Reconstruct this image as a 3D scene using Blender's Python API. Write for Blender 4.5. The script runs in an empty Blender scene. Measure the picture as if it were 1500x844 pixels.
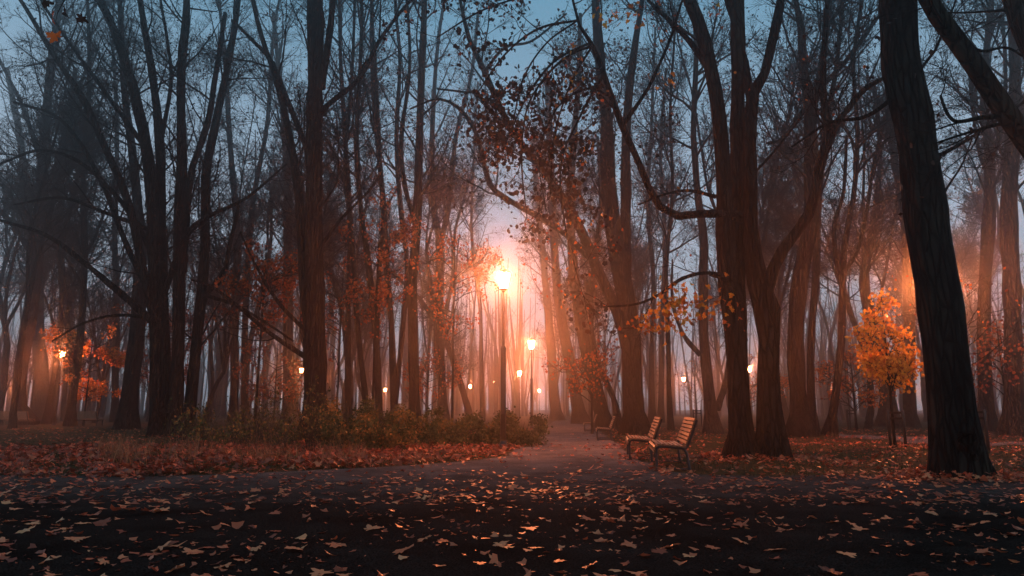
import bpy, math, random
import numpy as np

# ------------------------------------------------------------------ camera, sky, sun, exposure
S = bpy.context.scene
C = bpy.data.collections.new('park'); S.collection.children.link(C)
F = 1000.0                      # focal length in pixels of the 1500-wide photograph
TILT = math.atan(0.178)
CAMH = 1.0
cam_d = bpy.data.cameras.new('camera'); cam = bpy.data.objects.new('camera', cam_d); C.objects.link(cam)
cam.location = (0, 0, CAMH); cam.rotation_euler = (math.pi/2 + TILT, 0, 0)
cam_d.sensor_width = 36.0; cam_d.lens = 36.0*F/1500.0; cam_d.clip_end = 2000; cam_d.clip_start = 0.05
S.camera = cam
SUN_EL, SUN_ROT = -1.0, 10.0    # just after sunset, ahead of the camera beyond the wood
W = bpy.data.worlds.new('World'); S.world = W; W.use_nodes = True
nt = W.node_tree; bg = nt.nodes['Background']
sky = nt.nodes.new('ShaderNodeTexSky'); sky.sky_type = 'NISHITA'; sky.sun_disc = False
sky.sun_elevation = math.radians(SUN_EL); sky.sun_rotation = math.radians(SUN_ROT)
sky.air_density = 1.6; sky.dust_density = 1.0; sky.ozone_density = 4.0
mx = nt.nodes.new('ShaderNodeMix'); mx.data_type = 'RGBA'; mx.inputs[0].default_value = 0.85
# foggy dusk: pale towards the horizon all round, deeper teal overhead
tc = nt.nodes.new('ShaderNodeTexCoord'); sp_ = nt.nodes.new('ShaderNodeSeparateXYZ'); nt.links.new(tc.outputs['Generated'], sp_.inputs[0])
gr_ = nt.nodes.new('ShaderNodeMapRange'); gr_.inputs['From Min'].default_value = .12; gr_.inputs['From Max'].default_value = .62; gr_.interpolation_type = 'SMOOTHSTEP'
nt.links.new(sp_.outputs[2], gr_.inputs[0])
g2 = nt.nodes.new('ShaderNodeMix'); g2.data_type = 'RGBA'; nt.links.new(gr_.outputs[0], g2.inputs[0])
g2.inputs[6].default_value = (5.6, 6.6, 8.0, 1); g2.inputs[7].default_value = (1.4, 3.4, 5.0, 1)
nt.links.new(g2.outputs[2], mx.inputs[7])
nt.links.new(sky.outputs[0], mx.inputs[6]); nt.links.new(mx.outputs[2], bg.inputs[0])
bg.inputs[1].default_value = 0.145
sun_d = bpy.data.lights.new('sun', 'SUN'); sun = bpy.data.objects.new('sun', sun_d); C.objects.link(sun)
sun_d.energy = 0.02; sun_d.angle = math.radians(20); sun_d.color = (1.0, .92, .85)
sun.rotation_euler = (math.radians(90-SUN_EL-8), 0, math.radians(180-SUN_ROT))
S.view_settings.view_transform = 'Standard'; S.view_settings.look = 'None'
S.view_settings.exposure = -0.3; S.view_settings.gamma = 1.0
LAMP_POWER = 2000.0      # near lamps; most of the far ones are set weaker to hold down their glow
FOG_DENSITY = 0.0060
cy = S.cycles
cy.max_bounces = 5; cy.diffuse_bounces = 2; cy.glossy_bounces = 2; cy.transmission_bounces = 3; cy.volume_bounces = 0
cy.transparent_max_bounces = 6; cy.use_denoising = True; cy.sample_clamp_indirect = 4.0

# ------------------------------------------------------------------ helpers
ct, st_ = math.cos(TILT), math.sin(TILT)
def at(px, py, Y):
    """point where the sight line of a pixel meets the vertical plane at distance Y, and its metres per pixel"""
    xc, yc = (px-750)/F, (422-py)/F
    dy, dz = ct - yc*st_, st_ + yc*ct
    s = Y/dy
    return np.array([xc*s, Y, CAMH + dz*s]), s/F
def gdepth(py):
    yc = (422-py)/F
    return -CAMH/(st_+yc*ct)*(ct-yc*st_)
def ground(px, py):
    Y = gdepth(py); return at(px, py, Y)[0]
def gx(px, Y):                      # world x of a ground point seen in column px at distance Y
    zc = Y*ct - CAMH*st_
    return (px-750)/F*zc

def mesh_np(name, V, faces, mats=None, smooth=True, attr=None, uvs=None):
    """faces: list of int arrays (n,3)/(n,4); attr: per-vertex tone"""
    me = bpy.data.meshes.new(name)
    V = np.asarray(V, np.float32)
    faces = [np.asarray(f, np.int32) for f in faces if len(f)]
    me.vertices.add(len(V)); me.vertices.foreach_set('co', V.ravel())
    tot = sum(f.size for f in faces); npoly = sum(len(f) for f in faces)
    me.loops.add(tot); me.loops.foreach_set('vertex_index', np.concatenate([f.ravel() for f in faces]))
    me.polygons.add(npoly)
    cnt = np.concatenate([np.full(len(f), f.shape[1], np.int32) for f in faces])
    starts = np.concatenate([[0], np.cumsum(cnt)[:-1]]).astype(np.int32)
    me.polygons.foreach_set('loop_start', starts)
    try: me.polygons.foreach_set('loop_total', cnt)
    except Exception: pass
    if smooth: me.polygons.foreach_set('use_smooth', np.ones(npoly, bool))
    if attr is not None:
        a = me.attributes.new('tone', 'FLOAT', 'POINT'); a.data.foreach_set('value', np.asarray(attr, np.float32))
    me.update(calc_edges=True); me.validate()
    if mats:
        for m in (mats if isinstance(mats, list) else [mats]): me.materials.append(m)
    return me
def link(name, me, parent=None, loc=None):
    o = bpy.data.objects.new(name, me); C.objects.link(o)
    if parent is not None: o.parent = parent
    if loc is not None: o.location = loc
    return o
def tag(o, label=None, cat=None, group=None, kind=None):
    if label: o['label'] = label
    if cat: o['category'] = cat
    if group: o['group'] = group
    if kind: o['kind'] = kind
    return o
def thing(name, label, cat, loc=(0,0,0), rz=0, group=None, scale=1):
    o = bpy.data.objects.new(name, None); C.objects.link(o)
    o.location = loc; o.rotation_euler = (0,0,rz); o.scale = (scale,)*3
    o.empty_display_size = .3
    return tag(o, label, cat, group)
def copy_tree(o, parent=None):
    c = o.copy(); C.objects.link(c)
    if parent is not None: c.parent = parent
    for ch in list(o.children): copy_tree(ch, c)
    return c

class MB:
    """collects boxes, tubes and lathes for one mesh"""
    def __init__(s): s.V=[]; s.Q=[]; s.T=[]; s.n=0
    def add(s, V, Q=(), T=()):
        V = np.asarray(V, float); s.V.append(V)
        if len(Q): s.Q.append(np.asarray(Q)+s.n)
        if len(T): s.T.append(np.asarray(T)+s.n)
        s.n += len(V)
    def box(s, c, h, rz=0, ry=0, bev=0.0):
        """centre, half sizes, chamfered box"""
        hx,hy,hz = h; b = bev if bev else min(h)*.12
        pts=[]
        for sx in (-1,1):
            for sy in (-1,1):
                for sz in (-1,1):
                    pts += [(sx*(hx-b),sy*(hy-b),sz*hz),(sx*(hx-b),sy*hy,sz*(hz-b)),(sx*hx,sy*(hy-b),sz*(hz-b))]
        P = np.array(pts)
        cr, sr = math.cos(ry), math.sin(ry)
        P = np.stack([P[:,0]*cr+P[:,2]*sr, P[:,1], -P[:,0]*sr+P[:,2]*cr],1)
        cz, sz_ = math.cos(rz), math.sin(rz)
        P = np.stack([P[:,0]*cz-P[:,1]*sz_, P[:,0]*sz_+P[:,1]*cz, P[:,2]],1)+np.array(c)
        def v(sx,sy,sz,k): return ((sx>0)*4+(sy>0)*2+(sz>0))*3+k
        Q=[];T=[]
        for sz in (-1,1): Q.append([v(-1,-1,sz,0),v(1,-1,sz,0),v(1,1,sz,0),v(-1,1,sz,0)][::sz])
        for sy in (-1,1): Q.append([v(-1,sy,-1,1),v(1,sy,-1,1),v(1,sy,1,1),v(-1,sy,1,1)][::-sy])
        for sx in (-1,1): Q.append([v(sx,-1,-1,2),v(sx,1,-1,2),v(sx,1,1,2),v(sx,-1,1,2)][::sx])
        for sx in (-1,1):
            for sy in (-1,1): Q.append([v(sx,sy,-1,1),v(sx,sy,1,1),v(sx,sy,1,2),v(sx,sy,-1,2)])
        for sx in (-1,1):
            for sz in (-1,1): Q.append([v(sx,-1,sz,0),v(sx,1,sz,0),v(sx,1,sz,2),v(sx,-1,sz,2)])
        for sy in (-1,1):
            for sz in (-1,1): Q.append([v(-1,sy,sz,0),v(1,sy,sz,0),v(1,sy,sz,1),v(-1,sy,sz,1)])
        for sx in (-1,1):
            for sy in (-1,1):
                for sz in (-1,1): T.append([v(sx,sy,sz,0),v(sx,sy,sz,1),v(sx,sy,sz,2)])
        s.add(P,Q,T); return s
    def lathe(s, prof, sides=16, c=(0,0,0), cap=True, phase=0):
        k=len(prof); a=np.arange(sides)*2*math.pi/sides+phase
        V=np.array([[r*math.cos(t)+c[0], r*math.sin(t)+c[1], z+c[2]] for r,z in prof for t in a])
        Q=[[j*sides+i, j*sides+(i+1)%sides, (j+1)*sides+(i+1)%sides, (j+1)*sides+i] for j in range(k-1) for i in range(sides)]
        T=[]
        if cap:
            V=np.vstack([V,[[c[0],c[1],c[2]+prof[0][1]]],[[c[0],c[1],c[2]+prof[-1][1]]]])
            T=[[k*sides,(i+1)%sides,i] for i in range(sides)]+[[k*sides+1,(k-1)*sides+i,(k-1)*sides+(i+1)%sides] for i in range(sides)]
        s.add(V,Q,T); return s
    def tube(s, pts, r, sides=8):
        P=np.array(pts,float)[None]; R=np.broadcast_to(np.array(r,float),(1,P.shape[1]))
        V,Q=tubes(P,R,sides); s.add(V,Q)
        # caps
        for end,rv in ((0,1),(P.shape[1]-1,-1)):
            ring=V[end*sides:(end+1)*sides]; c=ring.mean(0)
            s.add(np.vstack([ring,c]),(),[[sides,(i+1)%sides,i][::rv] for i in range(sides)])
        return s
    def build(s, name, mat, parent=None, smooth=False):
        return link(name, s.mesh(name, mat, smooth), parent)
    def mesh(s, name, mat, smooth=False):
        f=[]
        if s.Q: f.append(np.concatenate(s.Q))
        if s.T: f.append(np.concatenate(s.T))
        return mesh_np(name, np.concatenate(s.V), f, mat, smooth)

def tubes(P, R, sides):
    """P (n,k,3), R (n,k): n tapered tubes -> verts, quads"""
    n,k,_=P.shape
    T=np.gradient(P,axis=1); T/=np.linalg.norm(T,axis=2,keepdims=True)+1e-9
    m=P[:,-1]-P[:,0]; m/=np.linalg.norm(m,axis=1,keepdims=True)+1e-9
    ref=np.where(np.abs(m[:,1:2])<.8, np.array([[0,1.,0]]), np.array([[1.,0,0]]))
    A=np.cross(T,ref[:,None,:]); A/=np.linalg.norm(A,axis=2,keepdims=True)+1e-9
    B=np.cross(T,A)
    th=np.arange(sides)*2*math.pi/sides
    V=P[:,:,None,:]+R[:,:,None,None]*(A[:,:,None,:]*np.cos(th)[None,None,:,None]+B[:,:,None,:]*np.sin(th)[None,None,:,None])
    base=(np.arange(n)*k*sides)[:,None,None]
    j=(np.arange(k-1)*sides)[None,:,None]; i=np.arange(sides)[None,None,:]; i2=(i+1)%sides
    Q=np.stack([base+j+i,base+j+i2,base+j+sides+i2,base+j+sides+i],-1).reshape(-1,4)
    return V.reshape(-1,3),Q

def spikes(P, R, sides=3):
    """like tubes, but each comes to a point"""
    n,k,_=P.shape
    if k==2:
        Pe=np.concatenate([P,2*P[:,1:]-P[:,:1]],1); V,_=tubes(Pe,np.concatenate([R,R[:,-1:]],1),sides); V=V.reshape(n,3,sides,3)[:,0]
    else:
        V,_=tubes(P,R,sides); V=V.reshape(n,k,sides,3)[:,:k-1].reshape(n,(k-1)*sides,3)
    m=(k-1)*sides+1
    V=np.concatenate([V,P[:,-1:]],1).reshape(-1,3)
    b=(np.arange(n)*m)[:,None,None]; i=np.arange(sides)[None,None,:]; i2=(i+1)%sides
    Q=np.zeros((0,4),int)
    if k>2:
        j=(np.arange(k-2)*sides)[None,:,None]
        Q=np.stack([b+j+i,b+j+i2,b+j+sides+i2,b+j+sides+i],-1).reshape(-1,4)
    e=(k-2)*sides
    T=np.stack([b+e+i,b+e+i2,np.broadcast_to(b+m-1,(n,1,sides))],-1).reshape(-1,3)
    return V,Q,T
def smoothpath(pts, k):
    """Catmull-Rom through the points (columns: x y z r), k samples even in length"""
    P=np.asarray(pts,float)
    if len(P)==2: P=np.array([P[0],(P[0]+P[1])/2,P[1]])
    E=np.vstack([2*P[0]-P[1],P,2*P[-1]-P[-2]]); out=[]
    for i in range(1,len(E)-2):
        for t in np.linspace(0,1,10,endpoint=False):
            a,b,c,d=E[i-1:i+3]
            out.append(.5*((2*b)+(-a+c)*t+(2*a-5*b+4*c-d)*t*t+(-a+3*b-3*c+d)*t**3))
    out.append(P[-1]); O=np.array(out)
    L=np.concatenate([[0],np.cumsum(np.linalg.norm(np.diff(O[:,:3],axis=0),axis=1))])
    u=np.linspace(0,L[-1],k)
    return np.stack([np.interp(u,L,O[:,c]) for c in range(O.shape[1])],1)

def spawn(P, R, n, rng, t=(.2,1), ang=(25,60), ratio=(.35,.6), maxlen=99, k=5, up=.1, jit=.16, rr=.55, rmin=.004, wt=None, minlen=.15, rlen=.012):
    """n side branches off the tubes P,R"""
    m,kk,_=P.shape
    L=np.linalg.norm(np.diff(P,axis=1),axis=2).sum(1)
    w=L if wt is None else L*wt
    idx=rng.choice(m,n,p=w/w.sum())
    tt=rng.uniform(t[0],t[1],n)
    f=tt*(kk-1); i0=np.minimum(f.astype(int),kk-2); fr=(f-i0)[:,None]
    p0=P[idx,i0]*(1-fr)+P[idx,i0+1]*fr
    r0=R[idx,i0]*(1-fr[:,0])+R[idx,i0+1]*fr[:,0]
    T=P[idx,i0+1]-P[idx,i0]; T/=np.linalg.norm(T,axis=1,keepdims=True)+1e-9
    rv=rng.normal(size=(n,3)); per=rv-(rv*T).sum(1,keepdims=True)*T; per/=np.linalg.norm(per,axis=1,keepdims=True)+1e-9
    a=np.radians(rng.uniform(ang[0],ang[1],n))[:,None]
    d=np.cos(a)*T+np.sin(a)*per
    ln=np.clip(L[idx]*rng.uniform(ratio[0],ratio[1],n)*(1-.55*tt),minlen,maxlen)
    Q=np.zeros((n,k,3)); Q[:,0]=p0
    for j in range(1,k):
        d=d+rng.normal(0,jit,(n,3)); d[:,2]+=up
        d/=np.linalg.norm(d,axis=1,keepdims=True)+1e-9
        Q[:,j]=Q[:,j-1]+d*(ln/(k-1))[:,None]
    rs=np.minimum(r0*rr, np.maximum(ln*rlen,rmin*1.6))
    rs=np.maximum(rs,rmin)
    RR=rs[:,None]*np.linspace(1,.3,k)[None]; RR=np.maximum(RR,rmin*.6)
    return Q,RR

# maple leaf outlines
def leaf_outline(kind):
    if kind=='maple':
        r=[(-90,.16),(-62,.45),(-48,.62),(-30,.40),(-12,.78),(2,.92),(20,.62),(33,.44),(52,.82),(68,.70),(90,1.05),(112,.70),(128,.82),(147,.44),(160,.62),(178,.92),(192,.78),(210,.40),(228,.62),(242,.45)]
    elif kind=='simple':
        r=[(-90,.25),(-30,.6),(5,.95),(40,.5),(90,1.0),(140,.5),(175,.95),(210,.6)]
    return np.array([[q*math.cos(math.radians(a))*.5,q*math.sin(math.radians(a))*.5] for a,q in r])
def leaf_cloud(pos, size, nrm, rng, tone, kind='quad', curl=.12):
    """many leaves in one mesh: pos (n,3), size (n), nrm (n,3)"""
    n=len(pos)
    if kind=='quad': O=np.array([[0,-.5],[.38,-.05],[0,.5],[-.38,.05]]); c=False
    elif kind=='five': O=np.array([[0,-.45],[.5,-.12],[.32,.42],[-.28,.45],[-.5,-.05]]); c=False
    else: O=leaf_outline(kind); c=True
    nrm=nrm/(np.linalg.norm(nrm,axis=1,keepdims=True)+1e-9)
    rv=rng.normal(size=(n,3)); A=rv-(rv*nrm).sum(1,keepdims=True)*nrm; A/=np.linalg.norm(A,axis=1,keepdims=True)+1e-9
    B=np.cross(nrm,A)
    m=len(O)
    cu=rng.normal(0,curl,(n,1))+curl*.6; cv=rng.normal(0,curl,(n,1))
    x=O[None,:,0]; y=O[None,:,1]
    zz=(cu*4*x*x+cv*4*y*y+rng.normal(0,curl*.35,(n,m)))*.5
    V=pos[:,None]+size[:,None,None]*(A[:,None]*x[...,None]+B[:,None]*y[...,None]+nrm[:,None]*zz[...,None])
    base=np.arange(n)[:,None]*m
    if not c:
        if m==4: return V.reshape(-1,3),[base+np.arange(4)[None]],np.repeat(tone,m)
        f=np.concatenate([base+np.array([[0,i,i+1]]) for i in range(1,m-1)])
        return V.reshape(-1,3),[f],np.repeat(tone,m)
    Vc=pos[:,None]
    V=np.concatenate([V,Vc],1); m1=m+1; base=np.arange(n)[:,None]*m1
    f=np.concatenate([base+np.array([[m,i,(i+1)%m]]) for i in range(m)])
    return V.reshape(-1,3),[f],np.repeat(tone,m1)

# ------------------------------------------------------------------ materials
def mat(name):
    m=bpy.data.materials.new(name); m.use_nodes=True
    return m, m.node_tree, m.node_tree.nodes['Principled BSDF']
def nd(t,typ,**kw):
    n=t.nodes.new(typ)
    for k,v in kw.items(): setattr(n,k,v)
    return n
def ramp(t, fac, cols):
    r=nd(t,'ShaderNodeValToRGB'); e=r.color_ramp.elements
    while len(e)<len(cols): e.new(.5)
    for x,(p,c) in zip(e,cols): x.position=p; x.color=(*c,1)
    t.links.new(fac,r.inputs[0]); return r.outputs[0]
def noise(t, scale, vec=None, detail=6, rough=.6):
    n=nd(t,'ShaderNodeTexNoise'); n.inputs['Scale'].default_value=scale; n.inputs['Detail'].default_value=detail; n.inputs['Roughness'].default_value=rough
    if vec is not None: t.links.new(vec,n.inputs['Vector'])
    return n.outputs[0]
def coords(t, sc=(1,1,1), which='Object'):
    c=nd(t,'ShaderNodeTexCoord'); m=nd(t,'ShaderNodeMapping'); m.inputs['Scale'].default_value=sc
    t.links.new(c.outputs[which],m.inputs[0]); return m.outputs[0]
def bump(t, h, b, strength, dist):
    n=nd(t,'ShaderNodeBump'); n.inputs['Strength'].default_value=strength; n.inputs['Distance'].default_value=dist
    t.links.new(h,n.inputs['Height']); t.links.new(n.outputs[0],b.inputs['Normal'])

def bark_mat(name, c0, c1, moss=0):
    m,t,b=mat(name); v=coords(t,(1,1,.16))
    vo=nd(t,'ShaderNodeTexVoronoi'); vo.feature='DISTANCE_TO_EDGE'; vo.inputs['Scale'].default_value=11
    wv=nd(t,'ShaderNodeVectorMath'); wv.operation='ADD'
    ns=nd(t,'ShaderNodeTexNoise'); ns.inputs['Scale'].default_value=5; t.links.new(v,ns.inputs[0])
    sc=nd(t,'ShaderNodeVectorMath'); sc.operation='SCALE'; sc.inputs['Scale'].default_value=.12
    t.links.new(ns.outputs[1],sc.inputs[0]); t.links.new(v,wv.inputs[0]); t.links.new(sc.outputs[0],wv.inputs[1]); t.links.new(wv.outputs[0],vo.inputs['Vector'])
    n2=noise(t,30,v,8,.7)
    mixh=nd(t,'ShaderNodeMath',operation='MULTIPLY_ADD'); mixh.inputs[1].default_value=.35; t.links.new(n2,mixh.inputs[0])
    r=nd(t,'ShaderNodeMapRange'); r.inputs['From Max'].default_value=.22; t.links.new(vo.outputs[0],r.inputs[0]); t.links.new(r.outputs[0],mixh.inputs[2])
    col=ramp(t,mixh.outputs[0],[(.1,c0),(1.1 if False else .95,c1)])
    lo=noise(t,1.3,coords(t,(1,1,.7)),5,.65); mm=nd(t,'ShaderNodeMix'); mm.data_type='RGBA'; mm.blend_type='MULTIPLY'; mm.inputs[0].default_value=1
    t.links.new(col,mm.inputs[6]); t.links.new(ramp(t,lo,[(.3,(.5,.5,.48)),(.5,(1,1,1)),(.68,(1.5,1.6,1.35))]),mm.inputs[7]); col=mm.outputs[2]
    t.links.new(col,b.inputs['Base Color']); b.inputs['Roughness'].default_value=.85; b.inputs['Specular IOR Level'].default_value=.03
    bump(t,mixh.outputs[0],b,1.0,.06)
    return m
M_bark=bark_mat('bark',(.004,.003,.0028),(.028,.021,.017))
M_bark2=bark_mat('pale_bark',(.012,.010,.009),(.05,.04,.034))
m,t,b=mat('twig'); b.inputs['Base Color'].default_value=(.018,.014,.012,1); b.inputs['Roughness'].default_value=.8; b.inputs['Specular IOR Level'].default_value=.1; M_twig=m
def leaf_mat(name, cols, transl=.45, rough=.45, vein=True):
    m,t,b=mat(name)
    a=nd(t,'ShaderNodeAttribute'); a.attribute_name='tone'
    n=noise(t,60 if vein else 8,coords(t),4)
    ad=nd(t,'ShaderNodeMath',operation='MULTIPLY_ADD'); ad.inputs[1].default_value=.22; t.links.new(n,ad.inputs[0]); t.links.new(a.outputs['Fac'],ad.inputs[2])
    sb=nd(t,'ShaderNodeMath',operation='SUBTRACT'); sb.inputs[1].default_value=.11; t.links.new(ad.outputs[0],sb.inputs[0])
    col=ramp(t,sb.outputs[0],cols)
    t.links.new(col,b.inputs['Base Color']); b.inputs['Roughness'].default_value=rough; b.inputs['Specular IOR Level'].default_value=.15
    tr=nd(t,'ShaderNodeBsdfTranslucent'); t.links.new(col,tr.inputs[0])
    mx=nd(t,'ShaderNodeMixShader'); mx.inputs[0].default_value=transl
    t.links.new(b.outputs[0],mx.inputs[1]); t.links.new(tr.outputs[0],mx.inputs[2])
    t.links.new(mx.outputs[0],t.nodes['Material Output'].inputs[0])
    return m
M_autumn=leaf_mat('autumn_leaf',[(0,(.12,.035,.018)),(.35,(.36,.075,.02)),(.7,(.60,.18,.03)),(1,(.75,.36,.055))])
M_gold=leaf_mat('golden_leaf',[(0,(.42,.11,.015)),(.5,(.70,.31,.028)),(1,(.82,.46,.055))],transl=.5)
M_dry=leaf_mat('dry_leaf',[(0,(.018,.011,.008)),(.5,(.045,.022,.014)),(1,(.10,.042,.02))],transl=.25)
M_fallen=leaf_mat('fallen_leaf',[(0,(.09,.03,.02)),(.3,(.32,.065,.03)),(.6,(.60,.15,.065)),(1,(.74,.29,.13))],transl=.15,rough=.42)
M_green=leaf_mat('shrub_leaf',[(0,(.025,.036,.012)),(.5,(.075,.09,.025)),(.8,(.20,.13,.035)),(1,(.42,.20,.05))],transl=.3,rough=.4)
M_straw=leaf_mat('dry_grass',[(0,(.12,.05,.03)),(1,(.45,.22,.10))],transl=.3,rough=.6)
M_grass=leaf_mat('grass',[(0,(.02,.028,.010)),(1,(.065,.07,.022))],transl=.3,rough=.5)
m,t,b=mat('dark_metal'); b.inputs['Metallic'].default_value=.1; b.inputs['Base Color'].default_value=(.012,.012,.014,1)
nn=noise(t,40,coords(t)); t.links.new(ramp(t,nn,[(.3,(.38,)*3),(.7,(.55,)*3)]),b.inputs['Roughness']); bump(t,nn,b,.2,.003); M_metal=m
def wood_mat(name,c0,c1):
    m,t,b=mat(name); v=coords(t,(14,1.2,14)); n=noise(t,4,v,8,.65)
    t.links.new(ramp(t,n,[(.3,c0),(.7,c1)]),b.inputs['Base Color']); b.inputs['Roughness'].default_value=.42; bump(t,n,b,.35,.004); return m
M_wood=wood_mat('bench_slat_wood',(.14,.075,.035),(.34,.20,.095))
M_stake=wood_mat('stake_wood',(.012,.009,.007),(.03,.022,.016))
m,t,b=mat('lamp_glass'); b.inputs['Base Color'].default_value=(.9,.85,.75,1); b.inputs['Emission Color'].default_value=(1.0,.235,.07,1); b.inputs['Emission Strength'].default_value=LAMP_POWER; M_glow=m
M_glow2=m.copy(); M_glow2.name='lamp_glass_weaker'; M_glow2.node_tree.nodes['Principled BSDF'].inputs['Emission Strength'].default_value=LAMP_POWER*.7
# ground
m,t,b=mat('ground_litter'); v=coords(t)
n1=noise(t,.5,v,6,.6); n2=noise(t,9,v,10,.75)
c1=ramp(t,n2,[(.30,(.012,.010,.007)),(.46,(.035,.030,.014)),(.56,(.10,.042,.02)),(.66,(.24,.09,.035))])
c2=ramp(t,n2,[(.35,(.012,.014,.006)),(.55,(.036,.036,.014)),(.70,(.13,.06,.024))])
mxc=nd(t,'ShaderNodeMix'); mxc.data_type='RGBA'; t.links.new(ramp(t,n1,[(.42,(0,0,0)),(.58,(1,1,1))]),mxc.inputs[0]); t.links.new(c1,mxc.inputs[6]); t.links.new(c2,mxc.inputs[7])
t.links.new(mxc.outputs[2],b.inputs['Base Color']); b.inputs['Roughness'].default_value=.9; b.inputs['Specular IOR Level'].default_value=.05; bump(t,n2,b,1,.05); M_ground=m
m,t,b=mat('asphalt'); v=coords(t)
vo=nd(t,'ShaderNodeTexVoronoi'); vo.inputs['Scale'].default_value=60; t.links.new(v,vo.inputs['Vector'])
n1=noise(t,1.1,v,8,.7); n2=noise(t,130,v,6,.8)
ad=nd(t,'ShaderNodeMath',operation='ADD'); t.links.new(vo.outputs[0],ad.inputs[0]); t.links.new(n2,ad.inputs[1])
mxc=nd(t,'ShaderNodeMix'); mxc.data_type='RGBA'; mxc.blend_type='MULTIPLY'; mxc.inputs[0].default_value=1
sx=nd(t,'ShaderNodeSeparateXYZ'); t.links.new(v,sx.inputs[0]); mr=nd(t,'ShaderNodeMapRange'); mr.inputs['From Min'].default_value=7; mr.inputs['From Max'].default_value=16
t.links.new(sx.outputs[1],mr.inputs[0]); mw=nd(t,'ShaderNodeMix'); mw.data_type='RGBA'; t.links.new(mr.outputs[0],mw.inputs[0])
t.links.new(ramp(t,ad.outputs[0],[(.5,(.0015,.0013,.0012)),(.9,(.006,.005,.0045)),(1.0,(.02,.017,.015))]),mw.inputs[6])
t.links.new(ramp(t,ad.outputs[0],[(.45,(.03,.025,.023)),(.85,(.11,.09,.082)),(1,(.18,.155,.14))]),mw.inputs[7])      # lamplight put into the colour: asphalt gets paler with distance
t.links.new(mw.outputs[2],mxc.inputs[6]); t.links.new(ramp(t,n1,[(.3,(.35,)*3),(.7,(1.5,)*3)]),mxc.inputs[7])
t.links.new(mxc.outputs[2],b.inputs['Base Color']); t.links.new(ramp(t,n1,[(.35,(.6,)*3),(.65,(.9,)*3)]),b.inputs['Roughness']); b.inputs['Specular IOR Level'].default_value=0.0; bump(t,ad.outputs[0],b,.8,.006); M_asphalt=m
m,t,b=mat('gravel_path'); v=coords(t); n1=noise(t,70,v,6,.8); n2=noise(t,1.2,v,6)
t.links.new(ramp(t,n1,[(.3,(.04,.033,.028)),(.7,(.12,.095,.08))]),b.inputs['Base Color']); b.inputs['Roughness'].default_value=.7; bump(t,n1,b,.8,.01); M_gravel=m

# ------------------------------------------------------------------ ground and paths
PDX=.083                                      # the long path leads slightly to the east
def path_l(y): return 0.05+PDX*(y-18)
def path_r(y): return 2.95+PDX*(y-18)
def edge_n(v): return .10*math.sin(v*1.7)+.07*math.sin(v*4.1+1)+.05*math.sin(v*9.3+2)
rg=np.random.default_rng(5)
CROSS_Y=10.6
def on_path(x,y):
    """>0 inside paved area (vectorised, metres)"""
    x=np.asarray(x,float); y=np.asarray(y,float)
    l=0.05+PDX*(y-18); r=2.95+PDX*(y-18)
    # rounded corners where the long path opens into the cross path
    fl=np.clip((15.5-y)/5.0,0,1)**2*5.0; fr=np.clip((11.9-y)/1.4,0,1)**2*1.4
    a=np.minimum(x-(l-fl), (r+fr)-x)
    c=CROSS_Y-y+.15*np.sin(x*1.3)+.08*np.sin(x*3.7)
    return np.maximum(a,c)
def height(x,y):
    """gentle relief off the path"""
    d=-on_path(x,y); k=np.clip(d/1.5,0,1); k=k*k*(3-2*k)
    return k*(.05*np.sin(x*.7+1)*np.sin(y*.5)+.025*np.sin(x*2.3+y*1.1)+.02*np.sin(x*4.7-y*3.3)+.03)
def grid_mesh(name,xs,ys,zf,m):
    X,Y=np.meshgrid(xs,ys); Z=zf(X,Y); V=np.stack([X,Y,Z],-1).reshape(-1,3)
    nx=len(xs); i=np.arange(len(ys)-1)[:,None]*nx; j=np.arange(nx-1)[None]
    Q=np.stack([i+j,i+j+1,i+j+nx+1,i+j+nx],-1).reshape(-1,4)
    return mesh_np(name,V,[Q],m)
xs=np.concatenate([np.linspace(-700,-40,8),np.linspace(-30,30,161),np.linspace(40,700,8)])
ys=np.concatenate([np.linspace(-60,0,5),np.linspace(2,40,131),np.linspace(50,900,12)])
tag(link('ground',grid_mesh('ground',xs,ys,height,M_ground)),kind='structure')
# paved area: cross path in front and the long path, one sheet 6 mm up, with an uneven edge
def paved():
    V=[];Q=[]
    ys=np.concatenate([np.linspace(-8,CROSS_Y-.4,14),np.linspace(CROSS_Y-.3,16,50),np.linspace(16.3,130,160)])
    # for each row, span between the two edges
    prev=None
    for y in ys:
        xx=np.linspace(-32,32,1600) if y<17 else np.linspace(path_l(y)-1,path_r(y)+1,60)
        inside=on_path(xx,np.full_like(xx,y))>0
        if not inside.any(): continue
        x0,x1=xx[inside][0],xx[inside][-1]
        if y>CROSS_Y-.3: x0+=edge_n(y)*.5; x1+=edge_n(y+7)*.5
        row=np.linspace(x0,x1,13)
        base=len(V); V+= [(x,y,.006) for x in row]
        if prev is not None: Q+=[[prev+i,prev+i+1,base+i+1,base+i] for i in range(12)]
        prev=base
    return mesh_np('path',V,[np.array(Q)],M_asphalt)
tag(link('path',paved()),kind='structure')
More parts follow.
